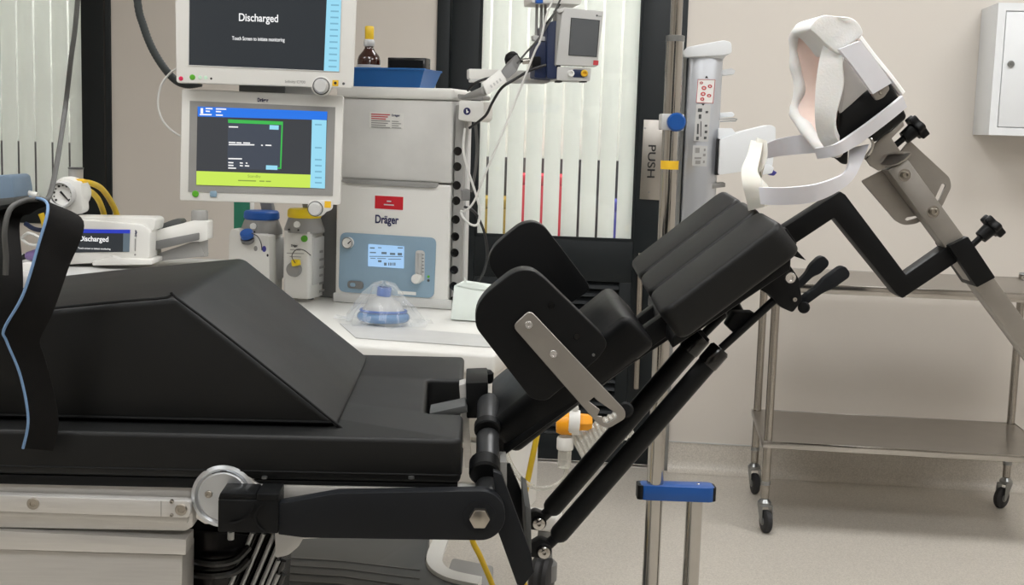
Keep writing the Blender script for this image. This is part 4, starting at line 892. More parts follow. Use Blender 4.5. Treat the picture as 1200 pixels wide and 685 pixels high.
for y in (145, 172, 186, 193, 200, 207, 213): flat(S2, [(369, y), (377, y+.3), (377, y+2), (369, y+1.7)], -.0032, 'scr_keytext', sc_, 'side_label')
lm = flat(S2, [(230.2, 200.2), (364, 204.6), (363.6, 220), (229.9, 216.4)], -.0024, 'scr_lime', sc_, 'status_bar')
text(S2, 'Standby', 298, 206.8, 15, 4.2, -.0028, 'scr_limeink', lm); [flat(S2, [(x, 210.6+(x-279)*.03), (x+w, 210.6+(x+w-279)*.03), (x+w, 212+(x+w-279)*.03), (x, 212+(x-279)*.03)], -.0028, 'scr_limeink', lm, 'status_text', .0004) for x, w in ((279, 21), (304, 6), (311.5, 6))]
pn = flat(S2, [(267.3, 143.8), (329.5, 146.3), (327.5, 199.5), (266.3, 197.2)], -.0024, 'scr_panel', sc_, 'dialog')
flat(S2, [(267.3, 139.8), (331.6, 142.4), (331.6, 146.3), (267.3, 143.8)], -.0032, 'scr_green', pn, 'dialog_bar'); flat(S2, [(329.8, 146), (331.5, 146.2), (329.6, 197.8), (327.9, 197.6)], -.0032, 'scr_green', pn, 'dialog_edge'); flat(S2, [(325, 196.2), (329.5, 196.4), (329.5, 197.8), (325, 197.5)], -.0032, 'scr_green', pn, 'dialog_edge')
flat(S2, [(316, 146.4), (326.6, 146.9), (326.4, 152), (315.8, 151.5)], -.0032, 'scr_cyan', pn, 'dialog_button'); flat(S2, [(311.8, 193.5), (325.2, 194), (325, 199), (311.6, 198.5)], -.0032, 'scr_cyan', pn, 'dialog_button')
for x, y, w in ((268, 147.8, 11), (268, 166, 8), (277, 166.4, 6), (285, 166.6, 8), (268, 168.6, 30), (306, 169.3, 2), (311, 169.3, 7), (267.5, 185, 16), (267.5, 189.6, 6), (281, 190, 3.5), (288, 190.2, 2), (267.5, 192.8, 6), (281, 193.2, 3.5), (287, 193.4, 5), (267.5, 196, 9)): flat(S2, [(x, y), (x+w, y+.3), (x+w, y+1.7), (x, y+1.4)], -.0032, 'scr_white', pn, 'dialog_text')
text(S2, 'Dräger', 308.2, 117.8, 12.5, 5.8, -.0006, 'logo_navy', t, bold=.03)
k = S2.S(370, 244)
obj('button', lathe([(4*k, 0), (3.6*k, .002), (0, .003)], S2.at(229, 227, -.0012), -S2.v, 18), 'led_green', t); bt = obj('button', slab(S2, rpoly([(246, 223.5), (254, 223.8), (254, 231), (246, 230.7)], 2), -.003, -.001, .0006), 'panel_blue', t)
obj('knob_housing', slab(S2, rpoly([(361, 234), (390, 234), (389, 246), (382, 248), (378, 253), (366, 254), (360, 248)], 5), -.0006, .02, .002), 'dev_white', t)
kn = obj('rotary_knob', lathe([(8*k, 0), (8*k, .004), (7.3*k, .02), (6.4*k, .023), (0, .023)], S2.at(369.6, 244.5, -.0006), -S2.v, 30), 'dev_light', t)
obj('knob_collar', lathe([(9*k, 0), (9*k, .003), (8*k, .0035)], S2.at(369.6, 244.5, -.0006), -S2.v, 30, caps=False), 'dev_dark', kn)
flat(S2, [(380.5, 235.5), (388, 235.8), (387.6, 243.5), (380.2, 243.2)], -.0008, 'sticker_yellow', t, 'yellow_sticker')
# arms carrying both screens
t = thing('screen_arm', 'grey bracket between the two stacked screens', 'bracket', S2.at(306, 150, .09))
obj('upright', slab(S2, [(286, 60), (338, 62), (336, 190), (284, 188)], .085, .125, .004), 'dev_mid', t)
obj('spacer_block', slab(S2, [(280, 99), (334, 102), (333, 110), (280, 108)], .03, .08, .002), 'dev_mid', t)
obj('spacer_block', slab(S2, [(334, 100), (372, 103), (371, 113), (333, 110)], .04, .08, .002), 'dev_light', t)
obj('swing_arm', slab(S2, [(300, 168), (385, 172), (385, 186), (300, 182)], .13, .18, .004), 'dev_mid', t)
# black corrugated hose and white loop
pth = spline([S1.at(*p) for p in ((150, -420, .12), (155, -90, .12), (161, 0, .12), (168, 30, .12), (178, 56, .12), (192, 79, .12), (206, 94, .12), (220, 99, .12), (236, 97, .12))], 14)
tag(obj('corrugated_hose', tube(pth, .009, 12, rf=lambda s, i: .0086 if i % 2 else .0094), 'hose_black'), 'black corrugated hose curving down behind the upper monitor', 'hose')
tag(obj('white_cable', tube(spline([S1.at(*p) for p in ((212, 78, .09), (200, 85, .09), (189, 100, .09), (185, 120, .09), (189, 138, .09), (199, 151, .09), (214, 161, .09), (226, 166, .09))], 8), .0024, 8), 'cable_white'), 'thin white cable looping left of the two stacked screens', 'cable')
#__MORE__
# ================================================================== THINGS ON THE WORK SURFACE
# white carton
Tf = Frame(-10, 555, 350, 2.92)
t = thing('paper_carton', 'pale greenish white open carton right of the anaesthesia machine', 'box', Tf.at(555, 374, .03))
zc = TZ+.001
c0, c1 = Tf.U(528.5, 355), Tf.U(592, 355); zt0 = Tf.at(532, 334).z; zt1 = Tf.at(580, 331, .1).z
obj('carton_body', hexa([Tf.pt(c0, 0, zc), Tf.pt(c1, 0, zc), Tf.pt(c1, .11, zc), Tf.pt(c0, .11, zc)], [Tf.pt(c0+.006, 0, zt0), Tf.pt(c1, 0, zt0-.012), Tf.pt(c1, .11, zt0-.012), Tf.pt(c0+.006, .11, zt0)], .002, 2), 'tissue_box', t)
obj('tissue_flap', prism([Tf.at(x, y, -.002) for x, y in ((534, 334), (543.5, 331), (544.5, 325), (546.5, 330.5), (566, 334), (580, 341), (552, 338))], Tf.v*.004), 'tissue_box', t)
# breathing mask in a clear bag
mb_ = onz(449, 379, TZ); t = thing('bagged_face_mask', 'blue breathing mask in a clear crumpled plastic bag', 'mask', mb_)
k = .0019
def ell(cz, rx, ry, n=24, ph=0): return [mb_+Mf.u*(rx*math.cos(2*math.pi*i/n+ph))+Mf.v*(ry*math.sin(2*math.pi*i/n+ph))+Vector((0, 0, cz)) for i in range(n)]
obj('mask_dome', grid([ell(.012, .052, .04), ell(.03, .05, .038), ell(.05, .036, .028), ell(.062, .016, .014), ell(.075, .013, .012)], .002, closed_u=True), 'clear_plastic', t)
obj('mask_cushion', tube(ell(.016, .05, .04), .011, 12, closed=True), 'mask_blue', t)
obj('mask_band', tube(ell(.03, .052, .041), .003, 8, closed=True), 'dial_blue', t)
obj('mask_port', lathe([(.016, 0), (.016, .02), (.013, .02)], mb_+Vector((0, 0, .063)), (0.1, 0, 1), 20, caps=False), 'dial_blue', t)
rows = []
for j, (cz, f) in enumerate(((.004, 1.5), (.02, 1.32), (.045, 1.08), (.068, .75), (.088, .42), (.094, .1))):
    rr = []
    for i in range(40):
        a = 2*math.pi*i/40; w = 1+.1*math.sin(5*a+j*1.3)+.08*math.sin(9*a+j*2.1)+.05*random.uniform(-1, 1)
        rr.append(mb_+Mf.u*(.06*f*w*math.cos(a))+Mf.v*(.045*f*w*math.sin(a))+Vector((0, 0, cz+.004*math.sin(7*a+j))))
    rows.append(rr)
obj('plastic_bag', grid(rows, 0, closed_u=True, capfill=True), 'clear', t, smooth=25)
obj('bag_tail', grid([[mb_+Mf.u*(.07+.02*i)+Mf.v*(.03-.02*j)+Vector((0, 0, .003+.006*((i*3+j*5) % 3))) for j in range(4)] for i in range(3)], 0), 'clear', t, smooth=20)
obj('bag_tail', grid([[mb_-Mf.u*(.07+.02*i)+Mf.v*(.03-.02*j)+Vector((0, 0, .003+.006*((i*2+j*5) % 3))) for j in range(4)] for i in range(3)], 0), 'clear', t, smooth=20)
# ================================================================== SMALL MONITOR ON THE RIGHT ARM
R = Frame(8, 675, 50, 3.0)
t = thing('vital_signs_monitor', 'small grey monitor with navy housing and blank screen on an arm', 'monitor', R.at(672, 96, .05))
obj('front_bezel', slab(R, rpoly([(659.5, 8.5), (707.5, 13), (700, 78), (651.5, 76)], 2), 0, .03, .003, 3), 'dev_light', t)
obj('bezel_side', slab(R, rpoly([(653, 10), (661, 8), (652, 78), (650, 76)], 1), .004, .06, .002), 'dev_grey', t)
obj('screen', slab(R, [(669.5, 21), (702.5, 24), (699, 66.5), (666.5, 64.5)], -.0012, .0), 'scr_off', t)
obj('screen_border', tube([R.at(x, y, -.0006) for x, y in ((669.5, 21), (702.5, 24), (699, 66.5), (666.5, 64.5))], .0012, 6, closed=True), 'ink_black', t)
flat(R, [(695.5, 70.5), (701.5, 71), (701, 76.5), (695, 76)], -.0004, 'ink_red', t, 'red_key')
flat(R, circ(699.6, 18.2, 1.2, 10), -.0004, 'dev_dark', t, 'maker_mark'); flat(R, [(701.2, 18.2), (705, 18.6), (705, 19.8), (701.2, 19.4)], -.0004, 'dev_grey', t, 'maker_mark')
cb = obj('connector_box', slab(R, rpoly([(653, 78), (693, 79.5), (691.5, 95), (652.5, 94)], 2), .006, .12, .003), 'dev_light', t)
obj('connector_field', slab(R, rpoly([(671, 81), (686, 81.5), (685.5, 91), (671, 90.5)], 2), .0045, .008, .0006), 'navy', cb)
k = R.S(670, 86)
for x, m_ in ((668.7, 'paper_white'), (684.5, 'sticker_yellow')): obj('connector', lathe([(4*k, 0), (4*k, .006), (3*k, .008), (2.2*k, .008), (2*k, .003), (0, .003)], R.at(x, 86, .006), -R.v, 20), m_, cb)
for x in (656, 685): obj('foot', slab(R, [(x-3, 94.5), (x+3, 94.8), (x+3, 96.5), (x-3, 96.2)], .01, .05, .001), 'rubber', cb)
obj('housing', slab(R, rpoly([(641, 29), (646, 25), (657, 23.5), (657, 92), (641, 92)], 3), .01, .16, .006, 3), 'navy', t)
obj('housing_rear', slab(R, rpoly([(629, 50), (645, 48), (645, 92), (626, 91)], 3), .03, .14, .005, 3), 'navy', t)
obj('carry_lug', slab(R, rpoly([(652, 11), (661, 9), (661, 13.5), (654, 15)], 2), -.002, .03, .001), 'dev_light', t)
# support arm and clamp
t = thing('monitor_arm', 'pale jointed arm and clamp holding the small navy monitor', 'arm', R.at(600, 92, .1))
obj('arm_beam', slab(R, rpoly([(549.5, 80.5), (590, 81.5), (626, 83), (626, 93.5), (549.5, 92)], 1.5), .1, .15, .003), 'dev_white', t)
obj('arm_beam_lower', slab(R, rpoly([(551, 92), (648, 94), (640, 98), (551, 96)], 1.5), .1, .14, .002), 'dev_light', t)
obj('hub_bar', cyl(R.at(612, 72, .05), R.at(634, 70, .05), .007, 14, .001), 'steel_bright', t)
obj('clamp_knob', lathe([(.009, 0), (.019, .004), (.019, .012), (.016, .02), (.008, .026)], R.at(604, 70, .04), R.u*-.9-R.v*.5, 8), 'moulded_black', t)
obj('clamp_body', slab(R, rpoly([(596, 68), (606, 63), (613, 72), (604, 80)], 2), .03, .07, .003), 'moulded_black', t)
obj('clamp_body', slab(R, rpoly([(624, 66), (634, 66), (634, 80), (624, 80)], 2), .02, .06, .003), 'moulded_black', t)
for x in (629.5, 635, 639.5): obj('mast', cyl(R.at(x, -8, .06), R.at(x-1.5, 52, .06), .0035, 12), 'dev_grey', t)
obj('mast_joint', slab(R, rpoly([(625, 41), (640, 43), (640, 48), (626, 47)], 1), .04, .08, .002), 'dev_light', t)
obj('upper_tray', slab(R, rpoly([(622, -14), (684, -12), (681, 5), (623, 3)], 2), .02, .14, .004), 'dev_white', t)
obj('blue_clip', slab(R, [(628.5, -2), (636.5, -2), (636.5, 3.5), (628.5, 3.5)], .0, .019, .001), 'dial_blue', t)
# cable junctions with a printed tag
t = thing('cable_plug', 'grey cable plug wrapped in a white tag beside the clamp', 'plug', R.at(590, 95, 0))
obj('plug_body', hexa([R.at(586, 84, -.02), R.at(599, 72, -.02), R.at(606, 62, .0), R.at(594, 73, .0)], [R.at(594, 94, -.03), R.at(606, 84, -.03), R.at(611, 73, -.01), R.at(600, 82, -.01)], .003, 2), 'dev_mid', t)
tg = obj('white_tag', slab(R, [(565, 97.5), (586, 81), (594, 95.5), (571, 111)], -.036, -.024, .001), 'paper_white', t)
[obj('print_mark', slab(R, [(x, y), (x+1.6, y-1.1), (x+3.4, y+2), (x+1.8, y+3.1)], -.0366, -.036), 'dev_light', tg) for x, y in ((574, 100), (577.5, 97.5), (581, 95), (584.5, 92.5))]
obj('plug_tail', cyl(R.at(569, 106, -.02), R.at(541, 115, .05), .011, 12, .003, r2=.005), 'dev_grey', t)
def cable(pts, r, m, label, F=R, name='cable'): return tag(obj(name, tube(spline([F.at(*p) for p in pts], 8), r, 8), m), label, 'cable')
cable(((660, -8, -.0), (646, 22, -.0), (632, 44, -.02), (618, 60, -.03), (606, 74, -.04)), .0022, 'cable_grey', 'short grey cable running from the plug up to the top edge')
cable(((664, -8, .04), (653, 10, .03), (640, 28, .02)), .0022, 'cable_black', 'short black cable end by the mast near the top edge')
cable(((640, 76, -.03), (622, 82, -.03), (603, 93, -.02), (588, 103, -.02), (577, 120, -.01), (570, 134, .0), (560, 143, .02), (550, 150, .04)), .0032, 'cable_black', 'black cable arching from the navy monitor to the machine rail')
cable(((548, 106, .02), (556, 98, .0), (567, 93, .0), (580, 90, .01)), .003, 'cable_black', 'small black cable loop over the rail bracket')
cable(((650, -6, -.05), (640, 20, -.05), (633, 48, -.05), (626, 62, -.05), (605, 116, -.04), (585, 165, -.04), (570, 200, -.03), (556, 235, -.02), (545, 247, -.01), (540, 247, .0)), .0025, 'cable_white', 'long white cable slanting across the door blind to the rail')
cable(((545, 150, .0), (543, 175, .0), (548, 198, .0), (556, 222, .0), (562, 245, .0), (560, 262, .0), (552, 263, .0), (543, 255, .02), (540, 248, .03)), .0028, 'cable_white', 'looped white cable hanging beside the machine rail')
cable(((557, 143, .06), (559, 170, .06), (557, 200, .06), (552, 225, .06)), .0035, 'cable_grey', 'dark grey tube hanging behind the rail bracket')
cable(((544, 242, .04), (555, 247, .03), (563, 260, .03), (569, 278, .03), (571, 300, .04), (567, 318, .06), (560, 330, .08)), .0032, 'cable_black', 'black cable curving down behind the far side support')
t = tag(obj('cable_clip', slab(R, rpoly([(541, 222), (551, 222), (551, 235), (541, 235)], 2), .0, .03, .003), 'dev_mid'), 'small grey clip on the machine rail holding cables', 'clip')
# ================================================================== INFUSION STAND AND FLUID WARMER
Pf = Frame(0, 775, 350, 2.72)
pb = Pf.at(777.5, 350); pb.z = 0
t = thing('infusion_stand', 'chrome infusion stand with blue clamp and second short tube', 'stand', pb)
zj = Pf.at(790, 43).z; zk = Pf.at(787, 143).z
obj('outer_tube', cyl(pb+Vector((0, 0, .09)), Vector((pb.x, pb.y, zj)), .0185, 28, .002), 'steel_bright', t)
obj('inner_tube', cyl(Vector((pb.x, pb.y, zj)), Vector((pb.x, pb.y, 2.2)), .0125, 24, .001), 'steel_bright', t)
obj('tube_collar', lathe([(.0195, -.01), (.0195, .002), (.015, .003)], Vector((pb.x, pb.y, zj)), seg=28), 'zinc', t)
cz = Pf.at(788, 575).z
c0_ = Vector((pb.x, pb.y, cz))
bl = obj('blue_clamp', prism([c0_+Vector((x, y, -.0165)) for x, y in rpoly([(-.032, -.022), (.118, -.026), (.128, -.02), (.126, .018), (.118, .024), (-.032, .022)], .014, 5)], (0, 0, .033), .002, 2), 'clamp_blue', t)
obj('clamp_end', prism([c0_+Vector((x, y, -.0155)) for x, y in rpoly([(-.04, -.02), (-.026, -.0225), (-.026, .0225), (-.04, .02)], .008, 4)], (0, 0, .031), .001), 'moulded_black', bl)
obj('clamp_end', prism([c0_+Vector((x, y, -.0155)) for x, y in rpoly([(.12, -.024), (.132, -.019), (.13, .016), (.12, .02)], .006, 4)], (0, 0, .031), .001), 'moulded_black', bl)
obj('clamp_rivet', lathe([(.004, 0), (.003, .001), (0, .0014)], c0_+Vector((.095, .005, .0165)), seg=12), 'steel_bright', bl)
x2 = c0_+Vector((.088, 0, 0))
obj('short_tube', cyl(Vector((x2.x, x2.y, .09)), Vector((x2.x, x2.y, cz-.017)), .018, 28, .001), 'steel_bright', t)
obj('yellow_mark', lathe([(.0192, 0), (.0192, .018)], Vector((pb.x, pb.y, Pf.at(780, 193).z-.009)), seg=28, caps=False), 'sticker_yellow', t)
kc = Vector((pb.x, pb.y, zk))
kb = obj('knob_block', prism([kc+Vector((x, y, -.017)) for x, y in ((-.024, -.024), (.024, -.024), (.024, .03), (-.024, .03))], (0, 0, .034), .003), 'dev_light', t)
obj('blue_knob', lathe([(.014, 0), (.0195, .002), (.0195, .016), (.016, .02), (0, .02)], kc+Vector((.006, -.024, 0)), (0, -1, 0), 20), 'clamp_blue', kb)
base = obj('base_hub', lathe([(.045, .06), (.05, .07), (.05, .1), (.03, .12), (.019, .125)], pb, seg=28), 'moulded_black', t)
for i in range(5):
    a = 2*math.pi*i/5+.3; d = Vector((math.cos(a), math.sin(a), 0)); s_ = Vector((-d.y, d.x, 0))
    lg_ = obj('base_leg', hexa([pb+d*.04-s_*.02+Vector((0, 0, .065)), pb+d*.04+s_*.02+Vector((0, 0, .065)), pb+d*.3+s_*.012+Vector((0, 0, .062)), pb+d*.3-s_*.012+Vector((0, 0, .062))], [pb+d*.04-s_*.02+Vector((0, 0, .1)), pb+d*.04+s_*.02+Vector((0, 0, .1)), pb+d*.3+s_*.012+Vector((0, 0, .08)), pb+d*.3-s_*.012+Vector((0, 0, .08))], .004, 2), 'dev_mid', t)
    obj('castor', lathe([(.008, -.012), (.024, -.012), (.03, -.006), (.03, .006), (.024, .012), (.008, .012)], pb+d*.285+Vector((0, 0, .03)), s_, 20), 'rubber', lg_)
    obj('castor_stem', cyl(pb+d*.285+Vector((0, 0, .045)), pb+d*.285+Vector((0, 0, .065)), .008, 10), 'zinc', lg_)
# the warmer: silver column hung on the stand
Cf = Frame(-4, 822, 180, 2.76)
t = thing('fluid_warmer', 'silver column infusion warmer with white cap and red warning labels', 'warmer', Cf.at(812, 345, .05))
wu0, wu1 = Cf.U(800.5, 180), Cf.U(843, 180); zt = Cf.at(825, 68).z; zb = Cf.at(815, 350).z
prof = rpoly([(wu0, .03), (wu0+.004, .005), (wu0+.03, -.005), (wu1-.02, -.005), (wu1-.002, .006), (wu1, .03), (wu1, .1), (wu0, .1)], .008, 4)
obj('column', prism([Cf.pt(a, b, zb) for a, b in prof], (0, 0, zt-zb), .001), 'silver_column', t)
obj('column_edge', prism([Cf.pt(wu0-.008, .02, zb), Cf.pt(wu0-.001, .01, zb), Cf.pt(wu0-.001, .05, zb), Cf.pt(wu0-.008, .05, zb)], (0, 0, zt-zb), .001), 'zinc', t)
obj('cap_collar', prism([Cf.pt(a+(-.003 if a < (wu0+wu1)/2 else .003), b-.003, zt) for a, b in prof], (0, 0, .018), .003), 'cab_white', t)
obj('cap', slab(Cf, rpoly([(801, 63), (804, 55.5), (828, 50.5), (849, 47), (857, 49.5), (858, 62), (848, 65), (803, 67)], 3), -.012, .11, .006, 3), 'cab_white', t)
def lab(pts, m, nm='warning_label', d=-.0056): return obj(nm, slab(Cf, pts, d, d+.0008), m, t, smooth=0)
l1 = lab([(818, 93), (838, 93.5), (835.5, 121), (816, 120)], 'paper_white')
obj('label_border', tube([Cf.at(x, y, -.006) for x, y in ((818, 93), (838, 93.5), (835.5, 121), (816, 120))], .0007, 4, closed=True), 'ink_red', l1)
for x, y, r in ((822, 97, 2), (825, 103, 3), (824, 110, 3), (823, 116, 2.5), (832, 101, 2.6), (831, 112, 2.6)): obj('pictogram', slab(Cf, circ(x, y, r, 8, r*.8), -.0066, -.006, holes=[circ(x, y, r*.5, 8, r*.4)]), 'ink_red', l1)
for pts in ([(826, 91.5), (830, 91.5), (828, 88.5)], [(822, 121.5), (826, 121.5), (824, 124)]): lab(pts, 'ink_black', 'arrow_mark')
l2 = lab([(816, 122.5), (833, 123), (830, 166), (813, 165)], 'dev_light', 'instruction_label', -.0056)
l3 = lab([(812, 170), (829, 171), (828, 195), (811, 194)], 'dev_light', 'instruction_label', -.0056)
for x, y, w, h in ((818, 127, 5, 4), (819, 134, 3, 5), (827, 130, 3, 2.5), (817, 145, 2, 12), (821, 142, 1, 18), (826, 146, 3, 2.5), (826, 153, 3, 3), (825, 160, 3, 3), (816, 160, 3, 4)):
    obj('pictogram', slab(Cf, [(x, y), (x+w, y), (x+w-.3, y+h), (x-.3, y+h)], -.0066, -.006), 'dev_dark', l2)
for x, y, w, h in ((815, 173, 5, 6), (825, 174, 2, 3), (824, 180, 3, 3), (814, 184, 8, 2), (815, 188, 6, 4), (824, 188, 2, 3)): obj('pictogram', slab(Cf, [(x, y), (x+w, y), (x+w-.3, y+h), (x-.3, y+h)], -.0066, -.006), 'dev_grey', l3)
obj('hook_arm', slab(Cf, rpoly([(844, 82), (858, 80), (862, 83), (860, 87), (845, 89)], 1.5), .02, .06, .002), 'cab_white', t)
obj('hook_arm', slab(Cf, rpoly([(843, 132), (858, 131), (861, 134), (859, 137), (843, 138)], 1.5), .02, .06, .002), 'cab_white', t)
obj('hook_pin', tube([Cf.at(x, y, .0) for x, y in ((843, 139.5), (860, 139), (864, 139.5), (862, 141.5), (844, 142))], .0016, 6), 'zinc', t)
pc = obj('pump_head', slab(Cf, rpoly([(844, 163), (870, 154), (903, 146), (909, 149), (909, 166), (905, 196), (842, 205)], 3), -.03, .08, .006, 3), 'cab_white', t)
obj('pump_top', slab(Cf, rpoly([(842, 150), (858, 150), (862, 156), (848, 163), (842, 163)], 2), -.02, .06, .003), 'cab_white', t)
obj('pump_gap', slab(Cf, [(840, 163), (844.5, 163), (842.5, 205), (838, 205)], -.01, .06, .001), 'ink_black', t)
obj('door_latch', slab(Cf, rpoly([(885, 198), (900, 192), (907, 196), (905, 203), (888, 206)], 2), -.034, .02, .003), 'cab_white', pc)
obj('latch_tip', slab(Cf, [(903, 197), (911, 202), (907, 206), (901, 205)], -.03, -.0, .002), 'lav', pc)
obj('lower_lug', slab(Cf, rpoly([(835, 215), (850, 214), (850, 219), (834, 221)], 1), .0, .05, .002), 'dev_grey', t)
# ================================================================== LEFT-HAND GEAR
Lf = Frame(0, 120, 280, 2.62)
t = thing('transport_monitor', 'small white monitor reading Discharged, behind the wedge cushion', 'monitor', Lf.at(110, 307, .05))
obj('case', slab(Lf, rpoly([(52, 262), (80, 256), (168, 263), (176, 271), (175, 304), (50, 312)], 4), 0, .09, .006, 3), 'dev_white', t)
obj('top_handle', slab(Lf, rpoly([(60, 256), (90, 253.5), (179, 255), (183, 258), (181, 270), (170, 272), (160, 265), (62, 264)], 3), .015, .08, .005, 3), 'dev_white', t)
sc_ = flat(Lf, [(76, 268), (152.5, 269), (151.5, 295), (72, 296)], -.0004, 'scr_dark', t, 'screen')
flat(Lf, [(76, 268), (152.5, 269), (152.4, 273.3), (75.5, 272.5)], -.0012, 'scr_royal', sc_, 'title_bar'); flat(Lf, [(144.5, 273.3), (152.3, 273.4), (151.5, 294.8), (144, 294.8)], -.0012, 'scr_ink', sc_, 'key_bar')
text(Lf, 'Discharged', 110, 280.6, 34, 8, -.001, 'scr_white', sc_, bold=.012); text(Lf, 'Touch screen to initiate monitoring', 110.5, 291.3, 38, 2.6, -.001, 'scr_white', sc_)
text(Lf, 'Dräger', 159.3, 273, 8, 3, -.0004, 'logo_navy', t, bold=.02, rot=math.pi/2); flat(Lf, [(158, 279.5), (159.3, 279.5), (159, 294), (157.7, 294)], -.0004, 'dev_grey', t, 'model_mark'); flat(Lf, circ(158.3, 298.3, 1.2, 10), -.0004, 'dev_grey', t, 'model_mark')
obj('dock', slab(Lf, rpoly([(108, 305), (122, 303), (130, 300), (138, 303), (178, 304), (178, 310), (108, 311)], 2), -.02, .06, .003), 'dev_white', t)
t = thing('dock_arm', 'white and grey articulated arm with round joint holding the small monitor', 'arm', Lf.at(230, 295, .06))
obj('upper_link', slab(Lf, rpoly([(178, 271), (226, 258.5), (243, 259), (243, 281), (236, 283), (178, 284)], 2), .05, .1, .004), 'dev_white', t)
obj('lower_link', slab(Lf, [(178, 283), (233, 272.5), (233, 281), (178, 294)], .045, .06, .002), 'dev_mid', t)
obj('lower_link', slab(Lf, rpoly([(182, 298), (220, 285), (232, 283), (240, 300), (184, 306)], 2), .06, .1, .003), 'dev_grey', t)
obj('rear_link', slab(Lf, rpoly([(180, 266), (203, 257), (211, 257), (214, 261), (190, 270)], 2), .1, .14, .002), 'dev_dark', t)
k = Lf.S(233, 253)
obj('joint_cap', lathe([(10*k, -11*k), (10*k, 0), (8.5*k, 2*k), (0, 2*k)], Lf.at(234, 248, .075), (0, 0, 1), 24), 'dev_grey', t)
obj('joint_ring', lathe([(10.6*k, -13*k), (10.6*k, -11*k)], Lf.at(234, 248, .075), (0, 0, 1), 24), 'led_pale', t)
obj('joint_post', cyl(Lf.at(236, 262, .075), Lf.at(236, 300, .075), 8*k, 20), 'dev_grey', t)
# suction regulator
Gf = Frame(0, 75, 228, 2.5)
k = Gf.S(75, 228)
t = thing('suction_regulator', 'white suction regulator with round dial gauge beside the black strap', 'gauge', Gf.at(85, 250, .05))
obj('body', join(lathe([(17*k, .0), (19.5*k, .012), (19.5*k, .05), (15*k, .06)], Gf.at(78, 226.5, .02), Gf.v, 28), slab(Gf, rpoly([(72, 212), (95, 212), (97, 248), (88, 252), (78, 248)], 4), .02, .06, .004)), 'dev_white', t)
obj('gauge_rim', lathe([(15.5*k, .004), (15.5*k, -.012), (14*k, -.017), (12.8*k, -.014), (12.8*k, 0)], Gf.at(73.5, 227.5, .018), Gf.v, 32, caps=False), 'dev_light', t)
dl = obj('dial_face', lathe([(12.9*k, .002), (12.9*k, 0), (0, 0)], Gf.at(73.5, 227.5, .008), Gf.v, 32), 'paper_white', t)
for i in range(11):
    a = math.radians(-220+26*i); x, y = 73.5+10.4*math.cos(a), 227.5+10.4*math.sin(a)
    obj('dial_tick', slab(Gf, circ(x, y, 1.0 if i % 2 else 1.5, 6), .0068, .0076), 'ink_black', dl)
obj('needle', slab(Gf, [(69.5, 225), (71.5, 223.5), (81.5, 235.5), (80.5, 236)], .005, .0062), 'ink_black', dl)
obj('outlet_tube', cyl(Gf.at(89, 196, .06), Gf.at(88, 250, .06), 8.5*k, 24), 'dev_grey', t)
obj('tube_rim', lathe([(8.9*k, 0), (9.2*k, 2*k), (7.6*k, 2.2*k)], Gf.at(89, 198, .06), seg=24, caps=False), 'dev_dark', t)
obj('green_band', lathe([(9.6*k, 0), (9.6*k, 12*k)], Gf.at(89, 222, .06), seg=24), 'led_pale', t)
obj('yellow_band', slab(Gf, rpoly([(86, 209), (97, 211), (97, 236), (94, 238)], 1), .03, .058, .002), 'sticker_yellow', t)
def hose(pts, r, m, label, F=Gf): return tag(obj('hose', tube(spline([F.at(*p) for p in pts], 8), r, 12), m), label, 'hose')
hose(((94, 214, .07), (106, 214.5, .12), (119, 221, .2), (130, 236, .27), (137, 252, .3), (140, 272, .3)), .0062, 'hose_yellow', 'yellow hose arching right from the regulator, the upper one')
hose(((95, 222, .07), (105, 224, .12), (114, 232, .2), (120, 245, .25), (123, 258, .27), (124, 275, .27)), .0062, 'hose_yellow', 'yellow hose arching right from the regulator, the lower one')
hose(((48, 250, .06), (52, 262, .06), (53, 290, .06), (50, 305, .06)), .006, 'hose_yellow', 'short vertical yellow hose seen through the strap loop')
t = thing('blue_grey_box', 'blue-grey box with rounded top at the left edge', 'box', Gf.at(0, 240, .05))
obj('box_body', slab(Gf, rpoly([(-40, 208), (8, 205), (13, 207), (16, 222), (16, 236), (-40, 240)], 3), .02, .12, .006, 3), 'blue_grey', t)
obj('box_base', slab(Gf, rpoly([(-40, 236), (17, 231), (18, 238), (-40, 246)], 2), .015, .12, .003), 'dev_dark', t)
obj('box_handle', tube(spline([Gf.at(*p) for p in ((10, 221, .1), (22, 223, .1), (34, 227, .1), (44, 229, .1))], 6), .007, 12), 'dev_white', t)
cable(((25, 279, .05), (33, 273, .03), (44, 277, .02), (50, 283, .02), (42, 287, .03), (32, 285, .04), (25, 279, .05)), .003, 'cable_white', 'white cable loop seen inside the strap loop', Gf)
cable(((30, 262, .09), (40, 268, .08), (52, 270, .09)), .005, 'navy', 'dark blue lead seen inside the strap loop', Gf)
t = thing('purple_connector', 'purple tapered connector seen inside the strap loop', 'connector', Gf.at(36, 306, .05))
obj('connector_body', cyl(Gf.at(48, 298, .05), Gf.at(30, 300, .05), .0135, 16, .003, r2=.008), 'purple', t); obj('connector_tail', cyl(Gf.at(30, 300, .05), Gf.at(22, 304, .05), .006, 12, .001, r2=.003), 'ink_black', t)
t = thing('white_pouch', 'crumpled white pouch low inside the strap loop', 'pouch', Gf.at(35, 330, .05))
obj('pouch_body', slab(Gf, rpoly([(20, 311), (30, 306), (48, 309), (50, 325), (38, 334), (22, 332)], 3), .04, .09, .006, 3), 'dev_white', t)
t = thing('equipment_shelf', 'grey shelf of the gear rack behind the wedge cushion', 'shelf', Gf.at(60, 330, .2))
sz = Gf.at(60, 312, .1).z
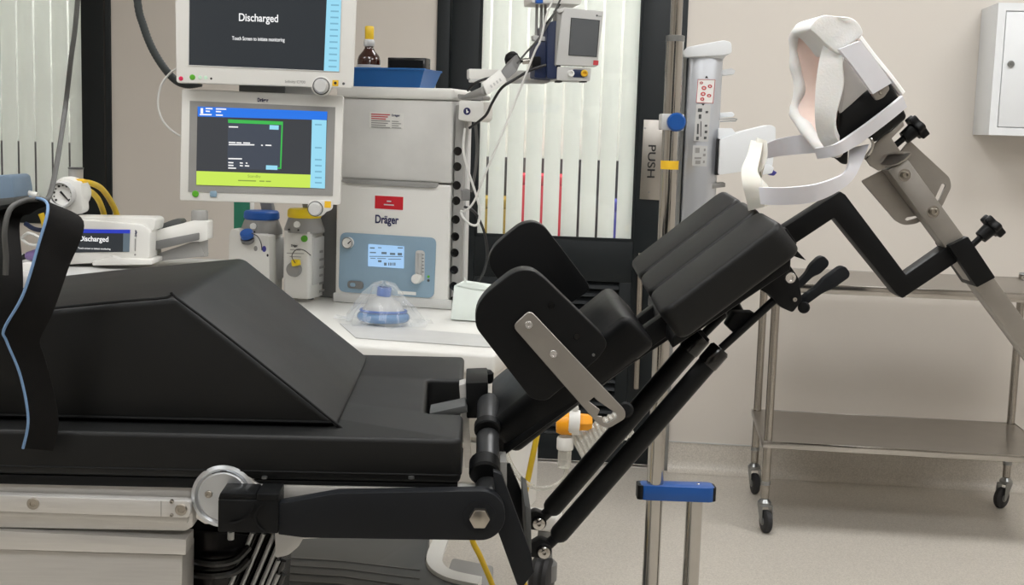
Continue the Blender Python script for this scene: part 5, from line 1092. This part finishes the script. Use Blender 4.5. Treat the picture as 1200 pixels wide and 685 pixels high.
obj('shelf_board', prism([(Gf.at(-60, 312, .1).x, 2.45, sz-.02), (Gf.at(246, 312, .1).x, 2.45, sz-.02), (Gf.at(246, 312, .1).x, 2.85, sz-.02), (Gf.at(-60, 312, .1).x, 2.85, sz-.02)], (0, 0, .018), .003), 'dev_light', t)
for x, y in ((-60, 2.5), (185, 2.5), (-60, 2.8), (185, 2.8)):
    px_ = Gf.at(x, 312, .1).x; obj('shelf_post', prism([(px_+a, y+b, 0) for a, b in ((-.015, -.015), (.015, -.015), (.015, .015), (-.015, .015))], (0, 0, sz-.02), .002), 'dev_light', t)
# ================================================================== SUCTION VALVE AND HOSES UNDER THE POSITIONER
Vf = Frame(0, 680, 500, 2.5)
k = Vf.S(680, 495)
t = thing('resuscitator_valve', 'orange and white breathing valve with clear ribbed bag hanging behind the springs', 'valve', Vf.at(665, 545, 0))
obj('orange_body', lathe([(0, 0), (11*k, 0), (13.5*k, 6*k), (13.5*k, 18*k), (11*k, 20*k)], Vf.at(652, 495.5, .03), Vf.u, 24), 'orange', t)
obj('orange_cap', lathe([(9*k, 0), (10.5*k, 3*k), (10*k, 12*k), (7*k, 17*k), (0, 17*k)], Vf.at(677, 494, .03), Vf.u, 6), 'orange', t)
obj('white_ring', lathe([(14.5*k, 0), (14.8*k, 2*k), (14.8*k, 11*k), (14.5*k, 13*k)], Vf.at(666, 494, .03), Vf.u+Vector((0, 0, -.05)), 24), 'dev_white', t)
obj('ring_tab', slab(Vf, rpoly([(670, 474), (676, 472), (679, 480), (671, 482)], 2), .02, .04, .001), 'dev_white', t)
obj('neck_collar', lathe([(9.5*k, 0), (10*k, 2*k), (10*k, 13*k), (9*k, 15*k)], Vf.at(662, 526, .03), seg=24), 'dev_white', t)
obj('neck_tube', lathe([(8*k, -22*k), (8*k, 0), (8*k, 16*k)], Vf.at(662, 526, .03), seg=20), 'tube_clear', t)
rb = [Vf.at(676, 520, .04), Vf.at(740, 472, .06)]
obj('ribbed_bag', lathe([(17*k+(2*k if i % 2 else 0), i*3*k) for i in range(24)], Vf.at(676, 524, .05), Vf.u*1+Vector((0, 0, .55)), 20), 'tube_clear', t, smooth=60)
hose(((664, 545, .03), (662, 558, .03), (652, 568, .03), (636, 572, .03), (620, 568, .03), (606, 555, .04), (597, 540, .05), (592, 525, .06)), .0052, 'tube_clear', 'clear tube looping below the orange valve', Vf)
hose(((634, 470, .1), (631, 500, .1), (622, 545, .1), (612, 595, .1), (606, 640, .12), (616, 690, .16)), .0062, 'hose_yellow', 'yellow hose hanging behind the swing plates', Vf)
hose(((548, 590, .1), (553, 630, .12), (562, 650, .14), (575, 680, .18), (582, 700, .2)), .0062, 'hose_yellow', 'yellow hose hanging under the black side arm', Vf)
